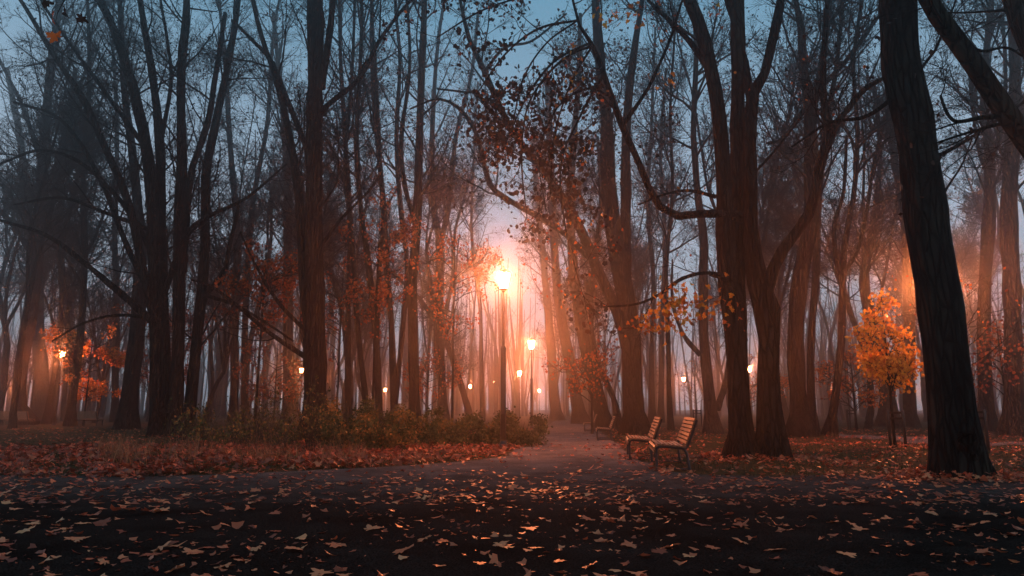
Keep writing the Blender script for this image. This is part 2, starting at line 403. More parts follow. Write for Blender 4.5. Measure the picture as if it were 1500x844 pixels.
# second path across the lawn behind, on the east side
V=[];Q=[]
cl=smoothpath([(gx(1130,31),31,0,0),(gx(1240,26),26,0,0),(gx(1350,22.5),22.5,0,0),(gx(1500,19.5),19.5,0,0),(30,16,0,0)],120)
for i,p in enumerate(cl):
    tn=cl[min(i+1,119)]-cl[max(i-1,0)]; nrm=np.array([-tn[1],tn[0]])/math.hypot(tn[0],tn[1])
    for s in np.linspace(-1,1,9):
        q=s*(1.0+edge_n(i*.8+np.sign(s))*.6); x_,y_=p[0]+nrm[0]*q,p[1]+nrm[1]*q; V.append((x_,y_,float(height(x_,y_))+.03-.022*abs(s)))
    if i: Q+=[[9*i-9+j,9*i-8+j,9*i+1+j,9*i+j] for j in range(8)]
tag(link('lawn_path',mesh_np('lawn_path',V,[np.array(Q)],M_gravel)),kind='structure')

# ------------------------------------------------------------------ trees
def tree_meshes(stems, rng, n1=30,n2=160,n3=700,n4=1800, tmin=.3, len1=3.5, leaves=0, leafsize=(.06,.11), leafmat=None, rmin=.005, up1=.12, droop=0., sides=12, flare=1.3, wts=None, tonerange=(0,1), l1ratio=(.25,.5), leafkind='quad', rough=.05, bfl=1.0):
    """stems: list of arrays (k,4) x y z r. returns trunk, twig, leaf mesh data"""
    K=26
    P=np.array([smoothpath(s,K)[:,:3] for s in stems]); R=np.array([smoothpath(s,K)[:,3] for s in stems]); R=np.maximum(R,.006)
    # knobbly, slightly wandering stems
    n=len(stems)
    w=np.cumsum(rng.normal(0,1,(n,K,3)),1); w-=np.linspace(0,1,K)[None,:,None]*w[:,-1:]; w[:,:,2]=0
    P=P+w*(R.mean(1)[:,None,None])*.06
    Rn=R*(1+rng.normal(0,rough,(n,K)))
    z0=P[:,0,2]
    for i in range(n):
        if z0[i]<.15: Rn[i]*=1+(flare-1)*np.exp(-(P[i,:,2]-P[i,0,2])/.35)
    V,Q=tubes(P,Rn,sides)
    # bark lumps + root buttresses
    Vr=V.reshape(n,K,sides,3); c=P[:,:,None,:]; d=Vr-c
    ph=rng.uniform(0,6.28,(n,1,1)); th=np.arange(sides)*2*math.pi/sides
    lump=1+.07*np.sin(3*th+ph)+.05*np.sin(5*th[None,None]+ph*2)+rng.normal(0,.035,(n,K,sides))
    hz=1.0*np.exp(-np.clip(P[:,:,2],0,9)/.28)[:,:,None]*(z0<.15)[:,None,None]
    lump=lump+hz*.28*np.maximum(0,np.sin(4*th[None,None]+ph))
    V=(c+d*lump[...,None]).reshape(-1,3)
    trunk=mesh_np('trunk',V,[Q],None)
    wt=None if wts is None else np.array(wts,float)
    L=[]
    A=spawn(P,R,n1,rng,t=(tmin,1),ang=(25,65),ratio=l1ratio,maxlen=len1,k=7,up=up1,jit=.14,rr=.6,rmin=rmin*2,wt=wt,minlen=.8,rlen=.014)
    B=spawn(*A,n2,rng,t=(.1,1),ang=(25,60),ratio=(.4,.75),maxlen=len1*.6,k=5,up=.05-droop,jit=.16,rmin=rmin*1.3,minlen=.4,rlen=.009)
    D=spawn(*B,int(n3*1.7),rng,t=(.1,1),ang=(20,60),ratio=(.4,.8),maxlen=1.1,k=3,up=.03-droop,jit=.17,rmin=rmin,minlen=.25,rlen=.006)
    VV=[];QQ=[];o=0
    parts=[(A,5),(B,4),(D,3)]
    if n4:
        E=spawn(*D,int(n4*4.2),rng,t=(.1,1),ang=(20,60),ratio=(.45,1.0),maxlen=.55,k=2,up=.03-droop,jit=.15,rmin=rmin*.8,minlen=.15,rlen=.005); parts.append((E,3)); tips=E
    else: tips=D
    TT=[np.zeros((0,3),int)]
    for (p,r),s in parts:
        if s>3: v,q=tubes(p,r,s)
        else: v,q,tt_=spikes(p,r,s); TT.append(tt_+o)
        VV.append(v); QQ.append(q+o); o+=len(v)
    twig=mesh_np('crown',np.concatenate(VV),[np.concatenate(QQ),np.concatenate(TT)],M_twig)
    leaf=None; lp=None
    if leaves:
        i=rng.integers(0,len(tips[0]),leaves); kk=rng.integers(1,tips[0].shape[1],leaves)
        lp=tips[0][i,kk]+rng.normal(0,.04,(leaves,3)); lp[:,2]-=.03
        nr=rng.normal(size=(leaves,3)); nr[:,2]*=.6
        v,f,tn=leaf_cloud(lp,rng.uniform(*leafsize,leaves),nr,rng,rng.uniform(*tonerange,leaves),leafkind)
        leaf=mesh_np('foliage',v,f,leafmat or M_dry,smooth=False,attr=tn)
    return trunk,twig,leaf,tips,(P,R)

HEROES=[]           # (px, words) landmarks for labels
def hero(name,label,base,stems,seed,group=None,bark=None,base_depth=None,off=(0,0),**kw):
    """stems: [(depth change along it, [(px,py,width px)...])]; base: (px,py) on the ground"""
    rng=np.random.default_rng(seed)
    D=base_depth or gdepth(base[1]); out=[]; first=True
    org=np.array([gx(base[0],D),D,0.0])
    for dd,dstart,pts in stems:
        a=[]; n=len(pts)
        for i,(x,y,w) in enumerate(pts):
            p,s=at(x,y,D+dstart+dd*i/(n-1)); a.append([*p,w*.43*s])
        a=np.array(a)
        if a[0,2]<.45: a[0,2]=-.08
        if pts[-1][1]<=6:            # goes on above the picture
            d=a[-1,:3]-a[-2,:3]; d/=np.linalg.norm(d); r=a[-1,3]
            for k in range(3):
                d=d+np.array([rng.normal(0,.15),rng.normal(0,.15),.12]); d/=np.linalg.norm(d); r*=.66
                a=np.vstack([a,[*(a[-1,:3]+d*1.7),r]])
        a[:,:3]-=org; out.append(a)
    tr,tw,lf,tips,PR=tree_meshes(out,rng,**kw)
    tr.materials.append(bark or M_bark)
    t=thing(name,label,'tree',tuple(org),0,group)
    link('trunk',tr,t); link('crown',tw,t)
    if lf: link('foliage',lf,t)
    return t,tips,PR,org

# --- the double tree behind the benches: three stems, sweeping limbs
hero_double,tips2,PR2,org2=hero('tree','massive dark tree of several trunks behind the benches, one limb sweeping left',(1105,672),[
 (0,0,[(1086,672,44),(1082,600,34),(1076,500,33),(1064,400,34),(1060,318,30),(1053,190,25),(1038,95,23),(1022,38,21),(1008,0,20)]),
 (.3,.25,[(1098,664,24),(1092,600,16),(1088,540,18),(1082,440,24),(1080,318,24),(1080,114,22),(1078,0,20)]),
 (.2,.15,[(1133,674,46),(1128,600,38),(1127,500,33),(1126,462,40),(1113,425,36),(1103,360,26),(1101,303,22),(1103,152,20),(1122,112,15),(1134,60,14),(1146,0,13)]),
 (.4,.3,[(1103,165,16),(1092,100,13),(1078,40,11),(1066,0,10)]),
 (-.6,.1,[(1122,425,22),(1142,372,16),(1185,312,17),(1200,240,15),(1216,192,15),(1204,150,11),(1206,70,9),(1211,0,8)]),
 (-.3,-.4,[(1216,194,13),(1240,162,10),(1268,130,9),(1296,114,7)]),
 (-1.0,-.05,[(1086,318,20),(1040,312,13),(985,316,13),(957,288,12),(935,236,11),(912,184,12),(896,140,10),(881,95,9),(866,62,7),(846,30,5),(838,-8,4)]),
 (-.5,-.6,[(912,184,8),(948,132,6),(968,90,5),(985,50,5),(1000,0,4)]),
 (-.6,-.1,[(1048,288,7),(1010,279,5),(975,284,4),(935,300,3)]),
 (-1.2,-.2,[(1078,412,9),(1040,400,6),(1000,408,6),(965,432,5),(930,446,4),(880,450,3)]),
 (-.9,-.4,[(1040,402,5),(1068,415,4),(1085,450,3),(1095,500,2)]),
 (-.5,-.9,[(866,68,5),(835,80,4),(800,112,4),(772,160,3),(764,235,3),(772,320,2)]),
 (-.4,-.8,[(884,110,4),(850,170,4),(822,240,3),(828,330,3),(850,420,2)]),
 (-.4,-.7,[(896,142,4),(860,130,4),(815,160,3),(790,230,2),(800,310,2)]),
 (-.5,-.9,[(846,30,4),(790,42,4),(742,78,3),(700,135,2)]),
 (-.3,-.8,[(866,62,4),(812,90,4),(772,142,3),(738,215,2)]),
 (-.6,-.8,[(868,66,4),(836,122,3),(812,200,3),(806,285,2)]),
 (-.2,-1.,[(840,-6,4),(770,-4,3),(705,16,3),(640,55,2)]),
 (-.7,-.9,[(846,30,3),(802,62,3),(768,112,3),(752,175,2)]),
 (.6,0,[(1038,100,12),(1010,60,9),(975,25,7),(950,0,5)]),
 (.5,.1,[(1098,260,5),(1125,232,4),(1160,190,3),(1190,150,2)]),
],31,n1=90,n2=460,n3=2400,n4=0,tmin=.25,len1=1.1,rmin=.0045,sides=18,wts=[.15,.15,.3,.6,.4,.6,.5,1.2,1,1.0,1,2.2,2.2,2.2,2.2,2.2,2.2,2.2,2.2,1,1],flare=1.45,droop=.07)
HEROES.append((1105,'the multi-stemmed tree'))
# its last leaves, each one a part where it shows large
def leaf_mesh(kind,tone,m,seed,curl=.16):
    r=np.random.default_rng(seed); v,f,tn=leaf_cloud(np.zeros((1,3)),np.ones(1),np.array([[0,0,1.]]),r,np.array([tone]),kind,curl)
    return mesh_np('leaf',v,f,m,False,tn)
rng=np.random.default_rng(77)
TLG=[leaf_mesh('maple',tv,M_gold,140+i,.2) for i,tv in enumerate((.0,.2,.45,.7))]  # golden colour stands in for lamplight on these sprays
TL=[leaf_mesh('maple',tv,M_autumn,100+i,.2) for i,tv in enumerate((.25,.45,.6,.75,.9))]
TLD=[leaf_mesh('maple',tv,M_dry,120+i,.25) for i,tv in enumerate((.1,.3,.5))]
def hang_leaf(parent,p,size,pool,rng):
    o=link('leaf',pool[rng.integers(len(pool))],parent,tuple(p)); o.scale=(size,)*3
    o.rotation_euler=(rng.uniform(.6,2.4),rng.uniform(-.7,.7),rng.uniform(0,6.28)); return o
def cluster(parent,org,cx,cy,rx,ry,D,n,pool,size,rng,dr=.5):
    for _ in range(n):
        a=rng.normal(0,.5,2); p,_s=at(cx+a[0]*rx,cy+a[1]*ry,D+rng.normal(0,dr*.5)); hang_leaf(parent,p-org,rng.uniform(*size),pool,rng)
D2=org2[1]
for (cx,cy,rx,ry,dd,n,dark,sz) in [
  (996,444,38,32,-1.3,120,2,(.11,.17)),(962,472,34,20,-1.2,64,2,(.10,.16)),(1062,440,26,32,-1.1,22,2,(.09,.15)),(1030,462,40,14,-1.1,14,2,(.09,.14)),(1080,470,18,22,-1.1,8,0,(.08,.12)),
  (905,25,36,24,-1.6,20,2,(.12,.2)),(968,115,24,20,-1.3,9,2,(.13,.19)),(1050,14,18,12,-.6,6,2,(.10,.16)),(828,140,24,60,-1.6,18,2,(.10,.16)),(850,210,30,40,-1.5,8,2,(.09,.14)),
  (835,90,16,26,-1.6,8,0,(.1,.15)),(800,400,60,60,-1.6,26,0,(.06,.10)),(870,340,50,60,-1.4,16,0,(.07,.11)),(980,170,26,36,-1.2,26,1,(.09,.15)),(955,230,20,26,-1.2,9,1,(.09,.14)),
  (790,130,50,80,-1.7,40,1,(.10,.16)),(775,240,32,60,-1.7,32,1,(.09,.15)),(845,360,46,60,-1.5,26,0,(.06,.11)),(1180,60,50,50,-.9,20,1,(.09,.15)),(1265,45,26,30,-.7,10,1,(.1,.16)),(845,440,50,26,-1.5,12,0,(.06,.11)),(735,60,60,30,-1.6,18,1,(.08,.14))]:
    cluster(hero_double,org2,cx,cy,rx,ry,D2+dd,n,(TL,TLD,TLG)[dark],sz,rng)
# the rest of its leaves, too many to pick apart
P4,_=tips2
def foliage_at(parent,pts,sizes,rng,m,tone,kind='five',name='foliage'):
    nr=rng.normal(size=(len(pts),3)); nr[:,2]*=.6
    v,f,tn=leaf_cloud(pts,sizes,nr,rng,tone,kind); o=link(name,mesh_np(name,v,f,m,False,tn),parent); o['kind']='stuff'; return o
# choose twig tips over the path (the leaf-laden side)
tp=P4[:,-1]; tw_=tp+org2
sel=np.where((tw_[:,0]<gx(930,12)))[0]
ii=rng.choice(sel,3000); pts=tp[ii]+rng.normal(0,.06,(3000,3))
foliage_at(hero_double,pts,rng.uniform(.05,.12,3000),rng,M_dry,rng.uniform(.0,.8,3000))
ii=rng.choice(len(tp),500); foliage_at(hero_double,tp[ii]+rng.normal(0,.05,(500,3)),rng.uniform(.05,.09,500),rng,M_autumn,rng.uniform(.1,.8,500))

# --- big leaning trunk at the right
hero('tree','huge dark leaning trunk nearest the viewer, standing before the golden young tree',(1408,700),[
 (0,0,[(1410,703,92),(1404,660,82),(1396,610,72),(1385,527,66),(1372,414,66),(1350,300,64),(1344,228,61),(1324,121,57),(1313,0,57)]),
 (-.6,.1,[(1452,716,26),(1432,676,30),(1416,640,30)]),
 (.8,-.1,[(1350,240,9),(1400,215,6),(1440,190,5),(1500,150,4)]),
 (-.8,.1,[(1325,130,9),(1270,170,6),(1215,180,5),(1160,215,3)]),
 (.6,0,[(1366,330,7),(1385,280,4),(1410,240,3),(1425,200,2)]),
],32,n1=20,n2=90,n3=420,n4=500,tmin=.45,len1=2.2,rmin=.004,sides=24,flare=1.0,droop=.02,leaves=140,leafsize=(.06,.1),rough=.025,wts=[.3,0.01,1.5,1.5,1.5])
HEROES.append((1395,'the huge leaning trunk'))
# --- tree outside the frame at right, its limb crosses the upper corner
hero('tree','thick black limbs slanting across the upper corner beside the huge leaning trunk',(1660,735),[
 (0,0,[(1660,735,90),(1650,600,74),(1640,460,70),(1610,360,60)]),
 (-.4,0,[(1618,400,40),(1560,290,36),(1500,203,33),(1448,128,32),(1400,58,31),(1352,-12,28)]),
 (.3,0,[(1620,370,50),(1580,220,46),(1540,120,44),(1500,30,42),(1484,-20,40)]),
 (.3,-.2,[(1475,170,10),(1440,172,8),(1400,178,6),(1385,160,5),(1378,140,4)]),
 (-.3,-.1,[(1480,178,7),(1440,188,5),(1400,200,4),(1370,210,3)]),
 (.2,-.1,[(1408,62,7),(1440,75,5),(1475,70,4),(1510,90,3)]),
],33,n1=26,n2=120,n3=480,n4=400,tmin=.3,len1=1.4,rmin=.004,sides=16,wts=[.01,.8,.5,1.5,1.5,1.5],leaves=160,leafsize=(.06,.1),rough=.02)
# --- trunk by the path with the arching left fork
hero_arch,tipsA,PRA,orgA=hero('tree','stout brown tree behind the benches, its left fork arching over the path',(932,637),[
 (0,0,[(932,638,40),(928,600,34),(922,490,33),(913,414,32),(900,340,28),(892,250,26),(888,170,22),(879,95,18),(872,0,14)]),
 (.6,.1,[(915,430,22),(917,303,18),(917,190,15),(925,100,12),(940,0,9)]),
 (-1.5,0,[(918,509,20),(902,452,18),(875,395,17),(850,335,16),(820,285,14),(788,243,13),(752,197,11),(728,152,10),(709,106,9),(686,57,8),(672,0,6)]),
 (-1.,-.8,[(868,382,12),(830,345,10),(790,318,10),(750,296,10),(722,276,9),(712,250,8),(704,215,8),(692,182,8),(668,155,6),(640,145,4),(600,160,3)]),
 (-.5,-1.3,[(745,190,6),(700,140,5),(680,135,4),(640,130,3)]),
 (.5,-1.5,[(709,106,6),(740,70,5),(780,60,4),(830,20,3)]),
],34,n1=46,n2=280,n3=1300,n4=2200,tmin=.35,len1=3.2,rmin=.006,sides=14,leaves=3600,leafsize=(.08,.14),wts=[.8,.8,1,1,1,1],leafkind='five')
HEROES.append((932,'the stout tree at the path edge'))
# --- straight big trunk left of the lamp
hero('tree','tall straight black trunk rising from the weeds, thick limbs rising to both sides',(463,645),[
 (0,0,[(463,648,50),(463,590,40),(461,500,36),(460,400,32),(461,300,29),(463,200,27),(465,100,26),(464,0,26)]),
 (-.5,0,[(470,130,14),(480,70,11),(487,0,9)]),
 (-1.5,0,[(468,168,12),(482,152,9),(527,114,7),(557,57,6),(602,0,5)]),
 (.6,.1,[(452,500,14),(444,400,15),(438,300,14),(424,200,12),(405,120,10),(385,60,8),(370,0,7)]),
 (.8,.2,[(452,225,10),(424,152,9),(398,91,8),(375,64,6),(340,30,5)]),
 (-1.0,0,[(450,525,9),(398,490,7),(350,450,6),(310,420,4),(280,410,3)]),
 (-.8,0,[(452,490,7),(405,440,6),(370,380,4),(352,340,3)]),
 (.8,0,[(470,360,7),(500,320,5),(540,280,4),(560,250,3)]),
 (-1.5,0,[(548,80,4),(530,100,3),(522,150,2)]),
],35,n1=50,n2=260,n3=1300,n4=2600,tmin=.25,len1=3,rmin=.0055,sides=16,leaves=1500,wts=[.6,1,1,.8,1,1,1,1,1])
HEROES.append((463,'the tall straight black trunk'))
# --- clump of stems at left
hero('tree','dark clump of many stems fanning out wide from one foot left of the weeds',(240,640),[
 (0,0,[(236,642,34),(232,560,26),(228,420,24),(224,303,22),(212,208,19),(190,114,16),(163,38,13),(144,0,11)]),
 (.4,.1,[(245,642,26),(240,500,19),(236,400,18),(235,303,16),(233,208,14),(224,114,12),(205,0,9)]),
 (-.4,-.1,[(256,640,26),(262,480,20),(264,310,18),(267,227,16),(265,114,14),(273,0,11)]),
 (.8,.2,[(274,638,22),(288,500,17),(300,380,16),(301,303,15),(303,246,14),(322,151,12),(341,57,10),(349,0,8)]),
 (-.7,0,[(268,400,12),(277,265,11),(303,182,10),(315,114,9),(330,19,7)]),
 (-1.2,-.2,[(226,470,14),(190,303,12),(159,227,11),(125,151,10),(76,76,8),(30,0,6)]),
 (-1.8,-.3,[(222,470,13),(171,425,11),(125,387,9),(68,345,7),(0,323,5)]),
 (1.2,0,[(225,440,11),(190,370,9),(150,270,8),(110,200,7),(76,167,5),(20,150,4)]),
 (-1.0,0,[(224,466,7),(170,462,5),(121,474,4),(76,500,3)]),
 (.9,0,[(280,603,12),(292,490,11),(303,433,10),(326,406,8),(337,357,7),(350,300,5)]),
 (-.9,0,[(240,430,10),(270,350,9),(300,320,8),(360,290,5),(420,240,3)]),
 (.5,0,[(303,433,7),(350,450,5),(400,480,4),(430,500,3)]),
 (-1.4,0,[(228,380,9),(180,300,8),(120,240,6),(60,220,5),(0,240,4)]),
 (.9,0,[(228,340,8),(150,310,6),(90,290,5),(20,300,3)]),
 (-.6,0,[(212,215,8),(150,130,7),(100,60,5),(60,0,4)]),
 (.8,0,[(234,215,8),(250,120,6),(245,60,5),(235,0,4)]),
],36,n1=130,n2=760,n3=3400,n4=8000,tmin=.22,len1=3.0,rmin=.0055,sides=12,flare=1.2,leaves=3500,up1=.06)
HEROES.append((240,'the dark clump of stems'))
# --- far left trunks
hero('tree','dark trunk bowed like a sickle at its foot, leftmost of the big trunks',(38,623),[
 (0,0,[(44,624,26),(30,596,20),(30,545,19),(42,480,20),(52,400,19),(60,300,17),(64,200,15),(74,100,12),(86,0,10)]),
 (-2,0,[(54,390,8),(20,330,7),(-20,290,5)]),(2,0,[(60,290,8),(90,220,7),(120,120,5),(140,60,4)]),(-2,0,[(62,240,8),(30,150,6),(-10,70,5)]),
],37,n1=50,n2=300,n3=1300,n4=1500,tmin=.3,len1=5,rmin=.008,leaves=500,leafsize=(.1,.18))
HEROES.append((38,'the sickle-bowed trunk'))
hero('tree','broad brown trunk standing behind the sickle-bowed trunk',(62,617),[
 (0,0,[(62,617,30),(60,560,22),(56,500,21),(52,430,19),(40,330,14),(30,220,11),(10,100,8)]),(2,0,[(54,440,9),(75,350,8),(100,260,6),(110,160,4)]),
],38,n1=26,n2=120,n3=500,n4=0,tmin=.35,len1=6,rmin=.012,leaves=300,leafsize=(.12,.2),bark=M_bark2)
hero('tree','thin dark leaning stem in front of the lit leaves beside the broad brown trunk',(70,622),[
 (0,0,[(68,622,11),(78,560,9),(87,500,9),(92,440,8),(86,340,7),(95,220,6),(110,100,5)]),
],39,n1=20,n2=110,n3=500,n4=600,tmin=.35,len1=4,rmin=.008,leaves=150)
hero('tree','slim dark trunk with a slight bend, standing before the bench on the left',(102,626),[
 (0,0,[(102,627,15),(108,575,12),(117,500,11),(121,450,10),(124,360,10),(122,250,8),(130,120,7),(128,0,5)]),
 (-1.5,0,[(121,420,5),(90,370,4),(50,350,3)]),(1.5,0,[(124,380,5),(150,320,4),(170,250,3)]),
],40,n1=36,n2=200,n3=900,n4=900,tmin=.3,len1=4,rmin=.007,leaves=200)
hero('tree','straight slim trunk just behind the dark clump of stems, beside the long bench',(168,619),[
 (0,0,[(168,619,13),(170,540,11),(171,440,10),(168,340,9),(172,200,7),(165,60,5)]),
],41,n1=26,n2=140,n3=600,n4=0,tmin=.35,len1=5,rmin=.01,leaves=200,leafsize=(.1,.18))
hero('tree','thick dark trunk leaning slightly toward the clump of stems it stands beside',(188,630),[
 (0,0,[(186,631,34),(190,580,27),(197,520,25),(203,450,22),(205,350,18),(195,240,14),(180,120,10),(175,0,8)]),
],42,n1=34,n2=200,n3=900,n4=900,tmin=.3,len1=4,rmin=.007,leaves=200)
hero('tree','pair of hazy upright stems between the dark clump and the straight trunk',(342,622),[
 (0,0,[(342,623,17),(344,540,14),(345,440,13),(348,340,12),(338,230,9),(330,100,7),(320,0,5)]),
 (1,.4,[(360,623,13),(358,520,11),(362,400,10),(370,300,8),(392,180,7),(400,60,5),(410,0,4)]),
],43,n1=40,n2=220,n3=900,n4=900,tmin=.3,len1=4.5,rmin=.009,leaves=300,leafsize=(.09,.16))
hero('tree','broad hazy trunk close behind the tall straight black trunk',(422,621),[
 (0,0,[(422,621,26),(422,560,19),(421,480,18),(421,400,16),(420,280,13),(412,150,9),(400,20,6)]),
],44,n1=26,n2=140,n3=600,n4=0,tmin=.35,len1=6,rmin=.011,leaves=250,leafsize=(.12,.2),bark=M_bark2)
# --- middle: the row of slender stems between the straight trunk and the lamp
mid=[
 ('slender upright stem just right of the tall straight black trunk',(512,628),[(0,0,[(512,629,14),(510,560,10),(511,450,10),(514,340,9),(508,220,7),(500,100,6),(498,0,5)])],50),
 ('thin stem leaning left as it rises, second right of the straight black trunk',(538,630),[(0,0,[(540,630,12),(534,570,9),(526,500,9),(520,430,8),(515,338,7),(505,250,6),(515,120,5),(520,0,4)])],51),
 ('dark stem with a slow curve between the leaning thin stem and the forked pair',(556,631),[(0,0,[(557,631,15),(554,580,12),(550,490,12),(539,380,11),(530,319,9),(522,200,8),(528,90,7),(530,0,5)]),(1,0,[(552,500,8),(556,400,8),(562,320,7),(556,200,6),(548,60,5)])],52),
 ('stem forking from near its foot into a narrow V left of the round dark trunk',(578,628),[(0,0,[(579,629,17),(577,590,13),(573,480,10),(566,380,10),(562,300,9),(552,200,8),(545,100,7),(545,0,6)]),(1,.1,[(578,590,12),(584,540,9),(592,450,9),(596,390,8),(587,310,9),(580,200,7),(585,90,6),(578,0,5)])],53),
 ('round dark upright trunk in the haze, forked high, left of the pale forked tree',(606,633),[(0,0,[(608,634,25),(607,590,18),(606,500,18),(604,414,17),(612,318,15),(615,190,13),(619,76,11),(622,0,9)]),(1,.1,[(609,330,10),(592,270,9),(588,200,8),(600,100,6),(596,0,5)])],54),
 ('reddish hazy tree forked high like a tuning fork, left of the near lamp',(648,623),[(0,0,[(649,624,19),(646,560,14),(644,480,14),(644,400,14),(644,352,13),(634,300,10),(632,200,8),(640,80,6),(650,0,5)]),(1,0,[(645,356,11),(657,300,9),(668,200,8),(690,110,6),(700,20,5)])],55),
 ('slanting bare trunk leaning steeply left across the haze beside the near lamp',(690,622),[(0,0,[(692,624,13),(680,580,11),(664,530,10),(646,488,10),(626,455,8),(608,430,7),(580,405,5),(560,380,3)]),(1,0,[(652,500,5),(664,450,4),(668,400,3),(672,350,2)])],56),
 ('very thin upright stem standing alone just left of the near lamp',(706,619),[(0,0,[(707,620,9),(705,540,7),(703,451,6),(697,406,6),(690,330,5),(694,220,4),(700,120,3)])],57),
]
for lab,bs,stems,sd in mid:
    hero('tree',lab,bs,stems,sd,n1=30,n2=170,n3=700,n4=700,tmin=.4,len1=4.0,rmin=.008,sides=9,leaves=1100,leafsize=(.07,.13),l1ratio=(.15,.35),up1=.16,group='slender trees between the straight trunk and the lamps')
    HEROES.append((bs[0],{512:'the slender stem',606:'the round dark trunk',648:'the tuning-fork tree'}.get(bs[0],'the slender stems')) if bs[0] in (606,648) else (bs[0],''))
# --- right of the lamps: leaning row along the path
row=[
 ('hazy trunk leaning left over the path, farthest of the leaning path-side row',(815,616),[(0,0,[(818,617,20),(812,570,16),(806,500,14),(800,430,12),(790,330,10),(780,200,8)])],60),
 ('brown hazy trunk second in the leaning row beside the path',(851,621),[(0,0,[(853,622,24),(843,575,19),(832,520,18),(820,450,16),(812,350,13),(808,230,10),(800,100,7)])],61),
 ('thick brown trunk leaning left, third in the row beside the path',(884,628),[(0,0,[(887,629,32),(874,575,25),(860,520,24),(848,460,20),(838,380,17),(835,270,13),(845,140,9),(850,20,6)]),(1,0,[(850,470,10),(870,390,9),(880,300,7),(875,200,5)])],62),
 ('thin dark stem curving away from the stout path-edge tree',(905,632),[(0,0,[(908,633,16),(900,590,11),(888,560,10),(876,535,9),(868,500,8),(866,430,7),(876,330,5)])],63),
 ('slim pale-lit stem right of the stout path-edge tree',(956,621),[(0,0,[(956,622,12),(955,550,9),(956,480,8),(958,400,8),(950,300,7),(955,180,5),(960,40,4)])],64),
 ('slim straight stem, one of two behind the second bench',(981,632),[(0,0,[(983,633,11),(980,570,8),(979,490,8),(976,400,7),(985,280,6),(982,160,5),(990,20,4)])],65),
 ('rough lit tree with a low side limb behind the nearest bench',(1042,637),[(0,0,[(1046,638,30),(1040,590,20),(1032,512,17),(1030,420,16),(1031,350,14),(1023,300,12),(1016,200,10),(1020,80,8),(1015,0,6)]),(1,0,[(1026,520,9),(1008,500,8),(996,478,6),(985,440,5),(985,380,3)]),(1,.2,[(1050,600,12),(1062,560,10),(1070,500,8),(1066,430,6)])],66),
 ('hazy slim stem between the stout path-edge tree and the nearest bench',(968,620),[(0,0,[(968,620,11),(969,540,9),(970,450,8),(974,350,7),(968,220,6),(976,100,4)])],67),
]
for lab,bs,stems,sd in row:
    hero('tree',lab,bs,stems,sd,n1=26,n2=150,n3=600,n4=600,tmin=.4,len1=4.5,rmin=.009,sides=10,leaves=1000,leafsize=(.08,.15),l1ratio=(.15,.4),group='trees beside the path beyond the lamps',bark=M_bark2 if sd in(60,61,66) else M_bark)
# --- right part
right=[
 ('stout blue-grey tree with a wide forked top right of the multi-stemmed tree',(1174,641),[(0,0,[(1176,643,44),(1172,600,30),(1167,520,28),(1167,452,27),(1176,376,26),(1187,318,25),(1187,230,22),(1185,150,20),(1176,90,13),(1172,30,11),(1165,0,9)]),(1,0,[(1187,170,14),(1200,110,11),(1212,40,9),(1216,0,8)]),(1,0,[(1186,145,10),(1230,100,8),(1262,60,7),(1290,20,5)]),(-1,0,[(1184,150,9),(1150,200,7),(1125,210,5)])],70,1.2,'the stout forked tree'),
 ('slim trunk pressed close behind the stout forked blue-grey tree',(1196,637),[(0,.6,[(1192,637,18),(1188,580,13),(1189,490,12),(1195,400,12),(1198,310,11),(1206,200,9),(1225,100,7),(1235,0,6)])],71,.9,''),
 ('slim swaying trunk forking halfway up between the stout forked tree and golden young tree',(1216,641),[(0,0,[(1214,642,19),(1222,590,13),(1233,500,12),(1234,420,11),(1238,350,10),(1250,290,9),(1256,200,7),(1250,90,6),(1262,0,5)]),(.8,0,[(1234,420,9),(1224,370,8),(1222,330,7),(1236,280,6),(1240,200,5)]),(1,0,[(1236,400,7),(1255,370,6),(1268,320,6),(1280,240,5),(1300,160,4)])],72,1.,'the swaying forked trunk'),
 ('broad misty trunk with a slanting limb directly behind the golden young tree',(1304,626),[(0,0,[(1304,627,40),(1300,580,26),(1294,520,24),(1282,480,20),(1270,440,17),(1268,390,14),(1280,330,11),(1290,230,8),(1280,120,6)])],73,1.,''),
 ('misty trunk between golden young tree and huge leaning trunk',(1335,627),[(0,0,[(1334,627,22),(1332,570,18),(1333,500,17),(1330,400,14),(1322,300,12),(1305,200,9),(1300,80,7)])],74,1.,''),
 ('straight blue-grey trunk just right of the huge leaning trunk, behind the staked sapling',(1445,633),[(0,0,[(1446,633,28),(1443,570,22),(1441,480,20),(1445,380,19),(1450,300,18),(1448,220,15),(1440,130,12),(1452,0,9)]),(1,0,[(1449,240,9),(1466,190,8),(1472,110,6),(1468,20,5)]),(-1,0,[(1449,260,7),(1434,220,6),(1424,150,5),(1415,60,4)])],75,1.1,'the straight blue-grey trunk'),
 ('wide blue-grey trunk at the picture edge, rightmost of those behind the lawn path',(1488,640),[(0,0,[(1490,641,42),(1487,590,29),(1484,500,27),(1482,420,26),(1478,320,24),(1482,220,22),(1486,120,18),(1480,0,14)]),(1,0,[(1482,230,10),(1500,150,8),(1530,60,6)])],76,1.1,''),
]
for lab,bs,stems,sd,den,lm in right:
    hero('tree',lab,bs,stems,sd,n1=int(40*den),n2=int(230*den),n3=int(900*den),n4=1100,tmin=.4,len1=4.0,rmin=.008,sides=12,leaves=1200,leafsize=(.07,.12),bark=M_bark2 if sd in(73,74,76) else M_bark,group='trees beyond the lawn on the east side')
    HEROES.append((bs[0],lm))

